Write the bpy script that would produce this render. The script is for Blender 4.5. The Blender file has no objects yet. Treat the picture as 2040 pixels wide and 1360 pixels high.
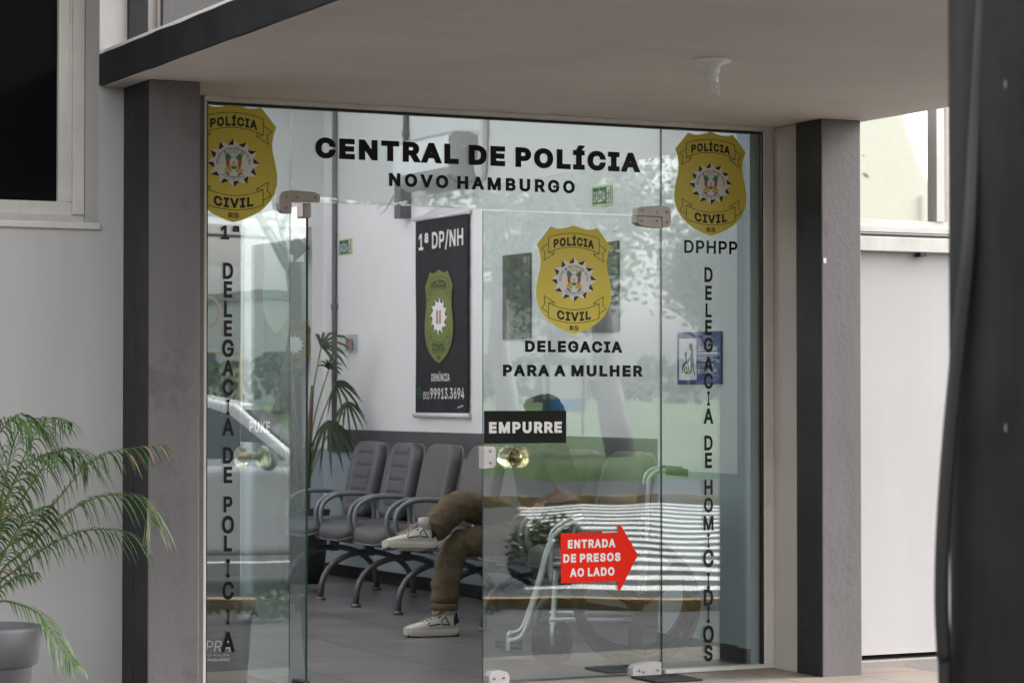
import bpy, bmesh, math, random
from mathutils import Vector, Matrix, noise as mnoise
from math import sin, cos, pi, radians, atan, sqrt, hypot

random.seed(7)
sc = bpy.context.scene
COL = sc.collection

# ------------------------------------------------------------------ camera
F = 5040.0
YAW, PITCH = atan(.5), atan(110/F)
CAM = Vector((-5.02, -10.14, 1.274))
DV = Vector((sin(YAW)*cos(PITCH), cos(YAW)*cos(PITCH), sin(PITCH)))
RV = Vector((cos(YAW), -sin(YAW), 0))
UV = RV.cross(DV)

def ray(px, py):
    return DV + RV*((px-1020)/F) + UV*((680-py)/F)

def at(px, py, **k):
    (ax, val), = k.items()
    i = 'xyz'.index(ax)
    v = ray(px, py)
    return CAM + v*((val-CAM[i])/v[i])

def atd(px, py, dep):
    return CAM + ray(px, py)*dep

# street frame: s along the kerb, n away from the building
def st(s, n, z=0.0):
    return Vector((.8944*s+.4472*n, .4472*s-.8944*n, z))
ST_ANG = atan(.5)

# ------------------------------------------------------------------ materials
def mat(name, col, rough=.6, metal=0., var=0., vscale=4., bump=0., bscale=60., spec=.5, detail=4., stain=None, coat=0., trans=0., ior=1.45):
    m = bpy.data.materials.new(name)
    m.use_nodes = True
    nt = m.node_tree
    N, L = nt.nodes, nt.links
    b = N['Principled BSDF']
    b.inputs['Base Color'].default_value = (*col, 1)
    b.inputs['Roughness'].default_value = rough
    b.inputs['Metallic'].default_value = metal
    b.inputs['Specular IOR Level'].default_value = spec
    b.inputs['Coat Weight'].default_value = coat
    b.inputs['Transmission Weight'].default_value = trans
    b.inputs['IOR'].default_value = ior
    tc = N.new('ShaderNodeTexCoord')
    last = None
    if var > 0:
        n = N.new('ShaderNodeTexNoise')
        n.inputs['Scale'].default_value = vscale
        n.inputs['Detail'].default_value = detail
        n.inputs['Roughness'].default_value = .6
        L.new(tc.outputs['Object'], n.inputs['Vector'])
        r = N.new('ShaderNodeMapRange')
        r.inputs[1].default_value, r.inputs[2].default_value = .3, .7
        r.inputs[3].default_value, r.inputs[4].default_value = 1-var, 1+var
        L.new(n.outputs['Fac'], r.inputs[0])
        mx = N.new('ShaderNodeMix')
        mx.data_type = 'RGBA'
        mx.blend_type = 'MULTIPLY'
        mx.inputs[0].default_value = 1
        mx.inputs[6].default_value = (*col, 1)
        cb = N.new('ShaderNodeCombineColor')
        for i in range(3):
            L.new(r.outputs[0], cb.inputs[i])
        L.new(cb.outputs[0], mx.inputs[7])
        last = mx.outputs[2]
        rr = N.new('ShaderNodeMapRange')
        rr.inputs[1].default_value, rr.inputs[2].default_value = .3, .7
        rr.inputs[3].default_value, rr.inputs[4].default_value = max(.02, rough-.1), min(1, rough+.1)
        L.new(n.outputs['Fac'], rr.inputs[0])
        L.new(rr.outputs[0], b.inputs['Roughness'])
    if stain:
        scol, sscale, lo, hi = stain
        n2 = N.new('ShaderNodeTexNoise')
        n2.inputs['Scale'].default_value = sscale
        n2.inputs['Detail'].default_value = 6
        n2.inputs['Roughness'].default_value = .7
        L.new(tc.outputs['Object'], n2.inputs['Vector'])
        r2 = N.new('ShaderNodeMapRange')
        r2.inputs[1].default_value, r2.inputs[2].default_value = lo, hi
        L.new(n2.outputs['Fac'], r2.inputs[0])
        m2 = N.new('ShaderNodeMix')
        m2.data_type = 'RGBA'
        L.new(r2.outputs[0], m2.inputs[0])
        if last:
            L.new(last, m2.inputs[6])
        else:
            m2.inputs[6].default_value = (*col, 1)
        m2.inputs[7].default_value = (*scol, 1)
        last = m2.outputs[2]
    if last:
        L.new(last, b.inputs['Base Color'])
    if bump > 0:
        n3 = N.new('ShaderNodeTexNoise')
        n3.inputs['Scale'].default_value = bscale
        n3.inputs['Detail'].default_value = 5
        L.new(tc.outputs['Object'], n3.inputs['Vector'])
        bp = N.new('ShaderNodeBump')
        bp.inputs['Strength'].default_value = bump
        bp.inputs['Distance'].default_value = .01
        L.new(n3.outputs['Fac'], bp.inputs['Height'])
        L.new(bp.outputs[0], b.inputs['Normal'])
    return m

def streaks(m, sc3, amt, lo=.42, hi=.72):
    nt = m.node_tree; N, L = nt.nodes, nt.links
    b = N['Principled BSDF']
    src = b.inputs['Base Color'].links[0].from_socket
    tc = N.new('ShaderNodeTexCoord'); mp = N.new('ShaderNodeMapping'); mp.inputs['Scale'].default_value = sc3
    n = N.new('ShaderNodeTexNoise'); n.inputs['Scale'].default_value = 1; n.inputs['Detail'].default_value = 7; n.inputs['Roughness'].default_value = .65
    L.new(tc.outputs['Object'], mp.inputs[0]); L.new(mp.outputs[0], n.inputs['Vector'])
    r = N.new('ShaderNodeMapRange'); r.inputs[1].default_value = lo; r.inputs[2].default_value = hi
    r.inputs[3].default_value = 1; r.inputs[4].default_value = 1-amt
    L.new(n.outputs['Fac'], r.inputs[0])
    cb = N.new('ShaderNodeCombineColor')
    L.new(r.outputs[0], cb.inputs[0])
    for i, k in ((1, 1.0), (2, .97)):
        q = N.new('ShaderNodeMath'); q.operation = 'MULTIPLY'; q.inputs[1].default_value = k
        L.new(r.outputs[0], q.inputs[0]); L.new(q.outputs[0], cb.inputs[i])
    mx = N.new('ShaderNodeMix'); mx.data_type = 'RGBA'; mx.blend_type = 'MULTIPLY'; mx.inputs[0].default_value = 1
    L.new(src, mx.inputs[6]); L.new(cb.outputs[0], mx.inputs[7]); L.new(mx.outputs[2], b.inputs['Base Color'])

def glass_mat(name, r0, tint, rough=0.0):
    m = bpy.data.materials.new(name)
    m.use_nodes = True
    nt = m.node_tree
    N, L = nt.nodes, nt.links
    for n in list(N):
        N.remove(n)
    out = N.new('ShaderNodeOutputMaterial')
    tr = N.new('ShaderNodeBsdfTransparent')
    tr.inputs[0].default_value = (*tint, 1)
    gl = N.new('ShaderNodeBsdfGlossy')
    gl.inputs['Roughness'].default_value = rough
    gl.inputs[0].default_value = (.95, .97, .97, 1)
    lw = N.new('ShaderNodeLayerWeight')
    p = N.new('ShaderNodeMath'); p.operation = 'POWER'; p.inputs[1].default_value = 5
    L.new(lw.outputs['Facing'], p.inputs[0])
    ma = N.new('ShaderNodeMath'); ma.operation = 'MULTIPLY_ADD'
    ma.inputs[1].default_value = 1-r0; ma.inputs[2].default_value = r0
    L.new(p.outputs[0], ma.inputs[0])
    tc = N.new('ShaderNodeTexCoord')
    ns = N.new('ShaderNodeTexNoise'); ns.inputs['Scale'].default_value = 1.6; ns.inputs['Detail'].default_value = 1
    L.new(tc.outputs['Object'], ns.inputs['Vector'])
    bp = N.new('ShaderNodeBump'); bp.inputs['Strength'].default_value = .05; bp.inputs['Distance'].default_value = .02
    L.new(ns.outputs['Fac'], bp.inputs['Height'])
    L.new(bp.outputs[0], gl.inputs['Normal'])
    mx = N.new('ShaderNodeMixShader')
    L.new(ma.outputs[0], mx.inputs[0])
    L.new(tr.outputs[0], mx.inputs[1])
    L.new(gl.outputs[0], mx.inputs[2])
    L.new(mx.outputs[0], out.inputs[0])
    return m

def tile_mat(name, c1, c2, grout, sx, sy, rough=.4, mortar=.006, rot=0., bump=.3, off=0., spec=.5):
    m = bpy.data.materials.new(name)
    m.use_nodes = True
    N, L = m.node_tree.nodes, m.node_tree.links
    b = N['Principled BSDF']
    tc = N.new('ShaderNodeTexCoord')
    mp = N.new('ShaderNodeMapping')
    mp.inputs['Rotation'].default_value = (0, 0, rot)
    L.new(tc.outputs['Object'], mp.inputs[0])
    br = N.new('ShaderNodeTexBrick')
    br.offset = off
    br.inputs['Color1'].default_value = (*c1, 1)
    br.inputs['Color2'].default_value = (*c2, 1)
    br.inputs['Mortar'].default_value = (*grout, 1)
    br.inputs['Scale'].default_value = 1
    br.inputs['Mortar Size'].default_value = mortar
    br.inputs['Brick Width'].default_value = sx
    br.inputs['Row Height'].default_value = sy
    L.new(mp.outputs[0], br.inputs[0])
    n = N.new('ShaderNodeTexNoise'); n.inputs['Scale'].default_value = 2.2; n.inputs['Detail'].default_value = 6
    L.new(tc.outputs['Object'], n.inputs['Vector'])
    r = N.new('ShaderNodeMapRange'); r.inputs[1].default_value = .3; r.inputs[2].default_value = .7
    r.inputs[3].default_value = .78; r.inputs[4].default_value = 1.2
    L.new(n.outputs['Fac'], r.inputs[0])
    cb = N.new('ShaderNodeCombineColor')
    for i in range(3):
        L.new(r.outputs[0], cb.inputs[i])
    mx = N.new('ShaderNodeMix'); mx.data_type = 'RGBA'; mx.blend_type = 'MULTIPLY'; mx.inputs[0].default_value = 1
    L.new(br.outputs['Color'], mx.inputs[6]); L.new(cb.outputs[0], mx.inputs[7])
    L.new(mx.outputs[2], b.inputs['Base Color'])
    b.inputs['Roughness'].default_value = rough
    b.inputs['Specular IOR Level'].default_value = spec
    bp = N.new('ShaderNodeBump'); bp.inputs['Strength'].default_value = bump; bp.inputs['Distance'].default_value = .004
    bp.invert = True
    L.new(br.outputs['Fac'], bp.inputs['Height'])
    L.new(bp.outputs[0], b.inputs['Normal'])
    return m

M = {}
M['white_wall'] = mat('white plaster', (.59, .57, .585), .85, var=.04, vscale=1.3, bump=.04, bscale=70, stain=((.42, .40, .385), 1.1, .62, .95))
M['shaded_wall'] = mat('shaded plaster', (.17, .17, .18), .85, var=.1, vscale=2, bump=.2, bscale=80)  # plaster colour with the shade above the canopy mixed in
M['soffit'] = mat('soffit paint', (.90, .845, .83), .8, var=.05, vscale=.9, bump=.2, bscale=25, stain=((.79, .735, .715), 1.4, .6, .9))
M['charcoal'] = mat('charcoal paint', (.019, .019, .022), .6, var=.12, vscale=3, bump=.2, bscale=45)
M['grey_paint'] = mat('grey masonry paint', (.172, .158, .168), .7, var=.07, vscale=2.4, bump=.14, bscale=40, stain=((.085, .075, .075), 2.6, .58, .8))
M['cream'] = mat('cream reveal paint', (.54, .50, .46), .8, var=.06, vscale=3, bump=.15, bscale=60, stain=((.2, .17, .15), 2.5, .62, .95))
M['plinth'] = mat('beige plinth paint', (.33, .30, .285), .8, var=.1, vscale=3, bump=.2)
M['alu'] = mat('white aluminium', (.74, .71, .69), .4, var=.06, vscale=6, stain=((.25, .2, .17), 7, .66, .95))
M['rubber'] = mat('black rubber', (.012, .012, .013), .5)
M['lobby_white'] = mat('lobby white paint', (.79, .79, .80), .7, var=.025, vscale=1.5, bump=.12, bscale=70)
M['lobby_blue'] = mat('lobby blue grey paint', (.42, .485, .525), .6, var=.05, vscale=2, bump=.12, bscale=70)
M['rail'] = mat('dark grey rail', (.10, .10, .105), .5, var=.1, vscale=5)
M['base'] = mat('dark skirting', (.022, .022, .024), .5)
M['lobby_floor'] = tile_mat('lobby tiles', (.20, .19, .194), (.188, .178, .182), (.06, .056, .056), .6, .6, .3, .008, rot=.02)
M['porch'] = tile_mat('porch tiles', (.27, .215, .185), (.245, .195, .168), (.13, .105, .09), .4, .4, .5, .006)
M['paver'] = tile_mat('sidewalk stone', (.062, .053, .05), (.036, .032, .032), (.014, .013, .012), .48, .33, .75, .02, rot=.35, off=.5)
M['asphalt'] = mat('asphalt', (.040, .039, .041), .8, var=.2, vscale=1.2, bump=.4, bscale=120, stain=((.058, .055, .054), .7, .5, .8))
M['paint_white'] = mat('road paint', (.84, .82, .78), .6, var=.07, vscale=6, stain=((.25, .24, .23), 5, .62, .8))
M['kerb_yellow'] = mat('yellow kerb paint', (.46, .29, .09), .7, var=.25, vscale=2, stain=((.10, .085, .06), 1.6, .40, .60))
M['soil'] = mat('soil', (.12, .07, .05), .95, var=.3, vscale=10, bump=.6, bscale=30)
M['lawn'] = mat('lawn', (.06, .12, .03), .9, var=.5, vscale=.7, bump=.5, bscale=50, stain=((.10, .10, .045), .35, .48, .75))
M['ground'] = mat('far ground', (.095, .09, .08), .9, var=.3, vscale=.5)
M['glass'] = glass_mat('entrance glass', .175, (.925, .972, .965))
M['glass_edge'] = mat('glass edge', (.012, .03, .03), .2)
M['glass_edge_light'] = mat('polished glass edge', (.42, .5, .49), .2)
M['win_dark'] = mat('dark window glass', (.006, .006, .007), .1, spec=.03)
M['win_mirror'] = mat('mirror film glass', (.95, .96, .95), .015, metal=1.)
M['fitting'] = mat('satin fitting', (.42, .37, .345), .38, metal=.35, var=.06, vscale=20)
M['fitting_white'] = mat('pale fitting', (.62, .60, .60), .35, metal=.2, var=.05, vscale=20)
M['screw'] = mat('screw', (.30, .26, .24), .3, metal=.7)
M['knob'] = mat('amber glass knob', (.95, .90, .62), .06, trans=1., ior=1.48)
M['knob_in'] = mat('knob core', (.62, .55, .32), .25, metal=.4)
M['black_vinyl'] = mat('black vinyl', (.006, .006, .007), .16, spec=.4)
M['gold'] = mat('gold sticker', (.72, .585, .085), .5, var=.02, vscale=5)
M['olive'] = mat('olive print', (.17, .21, .06), .6)
M['white_print'] = mat('white print', (.80, .78, .77), .5)
M['black_print'] = mat('black print', (.012, .011, .011), .5)
M['green_print'] = mat('green print', (.06, .22, .10), .5)
M['red_print'] = mat('red print', (.60, .09, .06), .5)
M['yellow_print'] = mat('yellow print', (.68, .47, .05), .5)
M['blue_print'] = mat('pale blue print', (.45, .62, .68), .5)
M['red_sign'] = mat('red card', (.80, .018, .004), .6, spec=.2)
M['red_back'] = mat('tape', (.35, .03, .02), .4)
M['pale_back'] = mat('pale sticker back', (.50, .58, .52), .5)
M['puxe_back'] = mat('grey sticker', (.045, .05, .055), .5)
M['banner'] = mat('black banner cloth', (.021, .021, .026), .7, var=.06, vscale=3)
M['rod'] = mat('white rod', (.75, .75, .76), .4)
M['exit_green'] = mat('exit sign green', (.025, .12, .06), .5)
M['exit_border'] = mat('luminous border', (.62, .68, .42), .6)
M['plaque'] = mat('dark plaque', (.10, .105, .10), .3, var=.1, vscale=2)
M['plaque_text'] = mat('plaque engraving', (.045, .045, .045), .5)
M['blue_sign'] = mat('navy sign', (.010, .028, .24), .45)
M['ac_white'] = mat('air conditioner plastic', (.92, .92, .94), .2)
M['ac_grey'] = mat('air conditioner casing', (.50, .51, .52), .4)
M['ac_dark'] = mat('vent dark', (.1, .1, .105), .5)
M['conduit'] = mat('grey conduit', (.14, .14, .16), .5)
M['white_pipe'] = mat('white pipe', (.75, .75, .76), .5)
M['chair'] = mat('grey vinyl upholstery', (.105, .105, .113), .38, var=.1, vscale=6, bump=.12, bscale=140)
M['chair_flat'] = mat('taupe vinyl upholstery', (.115, .108, .103), .42, var=.1, vscale=6, bump=.12, bscale=140)
M['piping'] = mat('piping', (.17, .17, .175), .35)
M['chair_metal'] = mat('grey painted tube', (.20, .215, .225), .33, metal=.35)
M['leg_metal'] = mat('dark grey tube', (.13, .13, .135), .35, metal=.35)
M['trouser'] = mat('brown cotton', (.112, .086, .05), .9, var=.18, vscale=9, bump=.6, bscale=45)
M['shirt'] = mat('charcoal cotton', (.03, .03, .034), .9, var=.15, vscale=12, bump=.4, bscale=60)
M['skin'] = mat('skin', (.36, .20, .13), .5)
M['hair'] = mat('dark hair', (.018, .011, .009), .6, var=.4, vscale=40, bump=.6, bscale=90)
M['shoe'] = mat('off white leather', (.60, .58, .53), .5, var=.06, vscale=20, stain=((.4, .36, .3), 18, .6, .9))
M['shoe_grey'] = mat('pale grey suede', (.45, .44, .41), .7)
M['sole'] = mat('cream sole', (.52, .49, .42), .6)
M['lace'] = mat('beige lace', (.36, .29, .24), .8)
M['wheel_frame'] = mat('pale silver frame', (.58, .61, .61), .28, metal=.5)
M['tyre'] = mat('tyre', (.03, .03, .032), .7)
M['bin'] = mat('dark bin', (.016, .016, .018), .4)
M['bag'] = mat('bin bag', (.05, .05, .055), .25, bump=.6, bscale=30)
M['pot'] = mat('grey pot', (.19, .19, .20), .5, var=.06, vscale=6)
M['pot_dark'] = mat('dark pot', (.03, .033, .034), .5, var=.1, vscale=6)
M['frond'] = mat('palm leaflet', (.07, .14, .035), .45, var=.5, vscale=9)
M['frond_stem'] = mat('palm stem', (.15, .2, .06), .5, var=.2, vscale=8)
M['frond_dry'] = mat('dry leaflet', (.35, .25, .13), .7)
M['rhapis'] = mat('broadleaf palm', (.024, .048, .017), .42, var=.3, vscale=9)
M['post'] = mat('dark steel paint', (.042, .041, .043), .42, var=.18, vscale=5, bump=.1, bscale=30, stain=((.2, .17, .14), 9, .74, .78))
M['cable'] = mat('black cable', (.03, .03, .032), .3)
M['lamp_white'] = mat('lamp porcelain', (.97, .965, .95), .25)
M['mat'] = mat('door mat', (.03, .03, .032), .95, bump=.8, bscale=200)
M['car_white'] = mat('white car paint', (.90, .90, .91), .22, coat=.6)
M['car_glass'] = mat('car glass', (.09, .10, .105), .05, spec=.8)
M['car_grey'] = mat('grey car paint', (.25, .26, .28), .25, coat=.6)
M['car_red'] = mat('red car paint', (.45, .04, .03), .25, coat=.6)
M['rim'] = mat('alloy rim', (.5, .5, .5), .3, metal=.8)
M['lamp_red'] = mat('tail lamp', (.4, .02, .02), .2)
M['trunk'] = mat('bark', (.13, .10, .08), .95, var=.3, vscale=6, bump=.6, bscale=15)
M['trunk_pale'] = mat('pale bark', (.20, .18, .165), .95, var=.3, vscale=4, bump=.5, bscale=15)
M['leaf'] = mat('foliage', (.12, .18, .045), .6, var=.5, vscale=1.4)
M['leaf_dark'] = mat('dark foliage', (.04, .08, .022), .6, var=.5, vscale=1.6)
M['house'] = mat('cream render', (.56, .52, .44), .85, var=.06, vscale=.5)
M['house_pale'] = mat('pale render', (.62, .62, .60), .85, var=.06, vscale=.5)
M['roof'] = mat('roof tile', (.25, .10, .06), .85, var=.2, vscale=2)
M['sign_blue'] = mat('bright blue board', (.02, .22, .55), .5)
M['play_yellow'] = mat('yellow tube paint', (.55, .42, .16), .5)
M['play_orange'] = mat('orange tube paint', (.6, .36, .24), .5)
M['wire'] = mat('wire', (.03, .03, .03), .6)
M['concrete'] = mat('concrete', (.30, .29, .28), .9, var=.1, vscale=2)
M['door_grey'] = mat('grey door paint', (.13, .145, .15), .5, var=.05, vscale=2)
M['acrylic'] = glass_mat('acrylic', .08, (.93, .96, .96))
streaks(M['white_wall'], (4, 4, .5), .06)
streaks(M['soffit'], (.7, 4, 3), .06)
streaks(M['soffit'], (2.2, .9, 1), .10, .5, .8)
streaks(M['charcoal'], (3, 3, .6), .25)
streaks(M['grey_paint'], (6, 6, .8), .18)
streaks(M['post'], (14, 14, .5), .4)
streaks(M['lobby_floor'], (1.5, 1.5, 1), .2)
streaks(M['alu'], (9, 9, 2), .15)

# ------------------------------------------------------------------ mesh builder
class MB:
    def __init__(s):
        s.v, s.f, s.mi, s.sm = [], [], [], []

    def add(s, verts, faces, mi=0, smooth=False):
        o = len(s.v)
        s.v += [tuple(v) for v in verts]
        for f in faces:
            s.f.append(tuple(i+o for i in f)); s.mi.append(mi); s.sm.append(smooth)

    def box(s, x0, y0, z0, x1, y1, z1, mi=0):
        if x0 > x1: x0, x1 = x1, x0
        if y0 > y1: y0, y1 = y1, y0
        if z0 > z1: z0, z1 = z1, z0
        v = [(x0, y0, z0), (x1, y0, z0), (x1, y1, z0), (x0, y1, z0), (x0, y0, z1), (x1, y0, z1), (x1, y1, z1), (x0, y1, z1)]
        s.add(v, [(3, 2, 1, 0), (4, 5, 6, 7), (0, 1, 5, 4), (1, 2, 6, 5), (2, 3, 7, 6), (3, 0, 4, 7)], mi)

    def tube(s, pts, r, n=10, mi=0, cap=True, smooth=True, flat=None):
        pts = [Vector(p) for p in pts]
        m = len(pts)
        rs = r if isinstance(r, (list, tuple)) else [r]*m
        T = []
        for i in range(m):
            a = pts[max(i-1, 0)]; b = pts[min(i+1, m-1)]
            t = (b-a)
            T.append(t.normalized() if t.length > 1e-9 else Vector((0, 0, 1)))
        up = Vector((0, 0, 1)) if abs(T[0].z) < .9 else Vector((1, 0, 0))
        nrm = (up - T[0]*up.dot(T[0])).normalized()
        V = []
        for i in range(m):
            nrm = (nrm - T[i]*nrm.dot(T[i]))
            nrm = nrm.normalized() if nrm.length > 1e-6 else Vector((1, 0, 0))
            bi = T[i].cross(nrm)
            for k in range(n):
                a = 2*pi*k/n
                V.append(pts[i] + (nrm*cos(a) + bi*sin(a))*rs[i])
        Fc = []
        for i in range(m-1):
            for k in range(n):
                k2 = (k+1) % n
                Fc.append((i*n+k, i*n+k2, (i+1)*n+k2, (i+1)*n+k))
        if cap:
            Fc.append(tuple(range(n-1, -1, -1)))
            Fc.append(tuple((m-1)*n+k for k in range(n)))
        s.add(V, Fc, mi, smooth)

    def lathe(s, prof, c=(0, 0, 0), n=24, mi=0, axis=None, smooth=True):
        # prof: list of (r, h); axis: matrix mapping local z to the axis
        Mx = axis or Matrix.Identity(3)
        c = Vector(c)
        V, Fc = [], []
        for (r, h) in prof:
            for k in range(n):
                a = 2*pi*k/n
                V.append(c + Mx @ Vector((r*cos(a), r*sin(a), h)))
        for i in range(len(prof)-1):
            for k in range(n):
                k2 = (k+1) % n
                Fc.append((i*n+k, i*n+k2, (i+1)*n+k2, (i+1)*n+k))
        if prof[0][0] > 1e-6: Fc.append(tuple(range(n-1, -1, -1)))
        if prof[-1][0] > 1e-6: Fc.append(tuple((len(prof)-1)*n+k for k in range(n)))
        s.add(V, Fc, mi, smooth)

    def prism(s, poly, a, b, fn, mi=0):
        # poly: 2-D outline; fn(u, v, w) -> xyz ; extruded w from a to b
        n = len(poly)
        V = [fn(u, v, a) for u, v in poly]+[fn(u, v, b) for u, v in poly]
        Fc = [tuple(range(n-1, -1, -1)), tuple(range(n, 2*n))]
        for i in range(n):
            j = (i+1) % n
            Fc.append((i, j, n+j, n+i))
        s.add(V, Fc, mi)

    def sheet(s, poly, fn, mi=0):
        s.add([fn(u, v) for u, v in poly], [tuple(range(len(poly)))], mi)

    def stroke(s, pts, w, fn, mi=0):
        # flat line of width w through 2-D points
        for (a, b) in zip(pts[:-1], pts[1:]):
            dx, dy = b[0]-a[0], b[1]-a[1]
            l = hypot(dx, dy)
            if l < 1e-9: continue
            nx, ny = -dy/l*w/2, dx/l*w/2
            ex, ey = dx/l*w/2, dy/l*w/2
            q = [(a[0]+nx-ex, a[1]+ny-ey), (a[0]-nx-ex, a[1]-ny-ey), (b[0]-nx+ex, b[1]-ny+ey), (b[0]+nx+ex, b[1]+ny+ey)]
            s.sheet(q, fn, mi)

    def build(s, name, mats, parent=None, loc=None, bevel=0., seg=2, fix=True, xf=None):
        me = bpy.data.meshes.new(name)
        vs = s.v if xf is None else [tuple(xf @ Vector(v)) for v in s.v]
        me.from_pydata(vs, [], s.f)
        for m in (mats if isinstance(mats, (list, tuple)) else [mats]):
            me.materials.append(m)
        me.polygons.foreach_set('material_index', s.mi)
        me.polygons.foreach_set('use_smooth', s.sm)
        me.update()
        if fix and len(s.f) < 20000:
            bm = bmesh.new(); bm.from_mesh(me)
            bmesh.ops.recalc_face_normals(bm, faces=bm.faces)
            bm.to_mesh(me); bm.free()
        o = bpy.data.objects.new(name, me)
        COL.objects.link(o)
        if loc is not None: o.location = loc
        if parent is not None: o.parent = parent
        if bevel > 0:
            b = o.modifiers.new('bevel', 'BEVEL'); b.width = bevel; b.segments = seg
            b.limit_method = 'ANGLE'; b.angle_limit = radians(40)
        return o

def tag(o, label=None, cat=None, group=None, kind=None):
    if label: o['label'] = label
    if cat: o['category'] = cat
    if group: o['group'] = group
    if kind: o['kind'] = kind
    return o

def thing(name, label, cat, loc=(0, 0, 0), group=None, rotz=0.):
    o = bpy.data.objects.new(name, None)
    COL.objects.link(o)
    o.empty_display_size = .1
    o.location = loc; o.rotation_euler = (0, 0, rotz)
    return tag(o, label, cat, group)

def copy_tree(o, parent=None):
    c = o.copy(); COL.objects.link(c)
    if parent is not None: c.parent = parent
    for ch in list(o.children):
        copy_tree(ch, c)
    return c

def boxo(name, m, parent, *b, bevel=0., loc=None):
    q = MB(); q.box(*b)
    return q.build(name, m, parent, bevel=bevel, loc=loc)

def smooth_path(pts, n=6):
    # Catmull-Rom through the points
    P = [Vector(p) for p in pts]
    out = []
    for i in range(len(P)-1):
        p0 = P[max(i-1, 0)]; p1 = P[i]; p2 = P[i+1]; p3 = P[min(i+2, len(P)-1)]
        for k in range(n):
            t = k/n
            out.append(.5*((2*p1)+(p2-p0)*t+(2*p0-5*p1+4*p2-p3)*t*t+(3*p1-p0-3*p2+p3)*t**3))
    out.append(P[-1])
    return out

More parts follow.
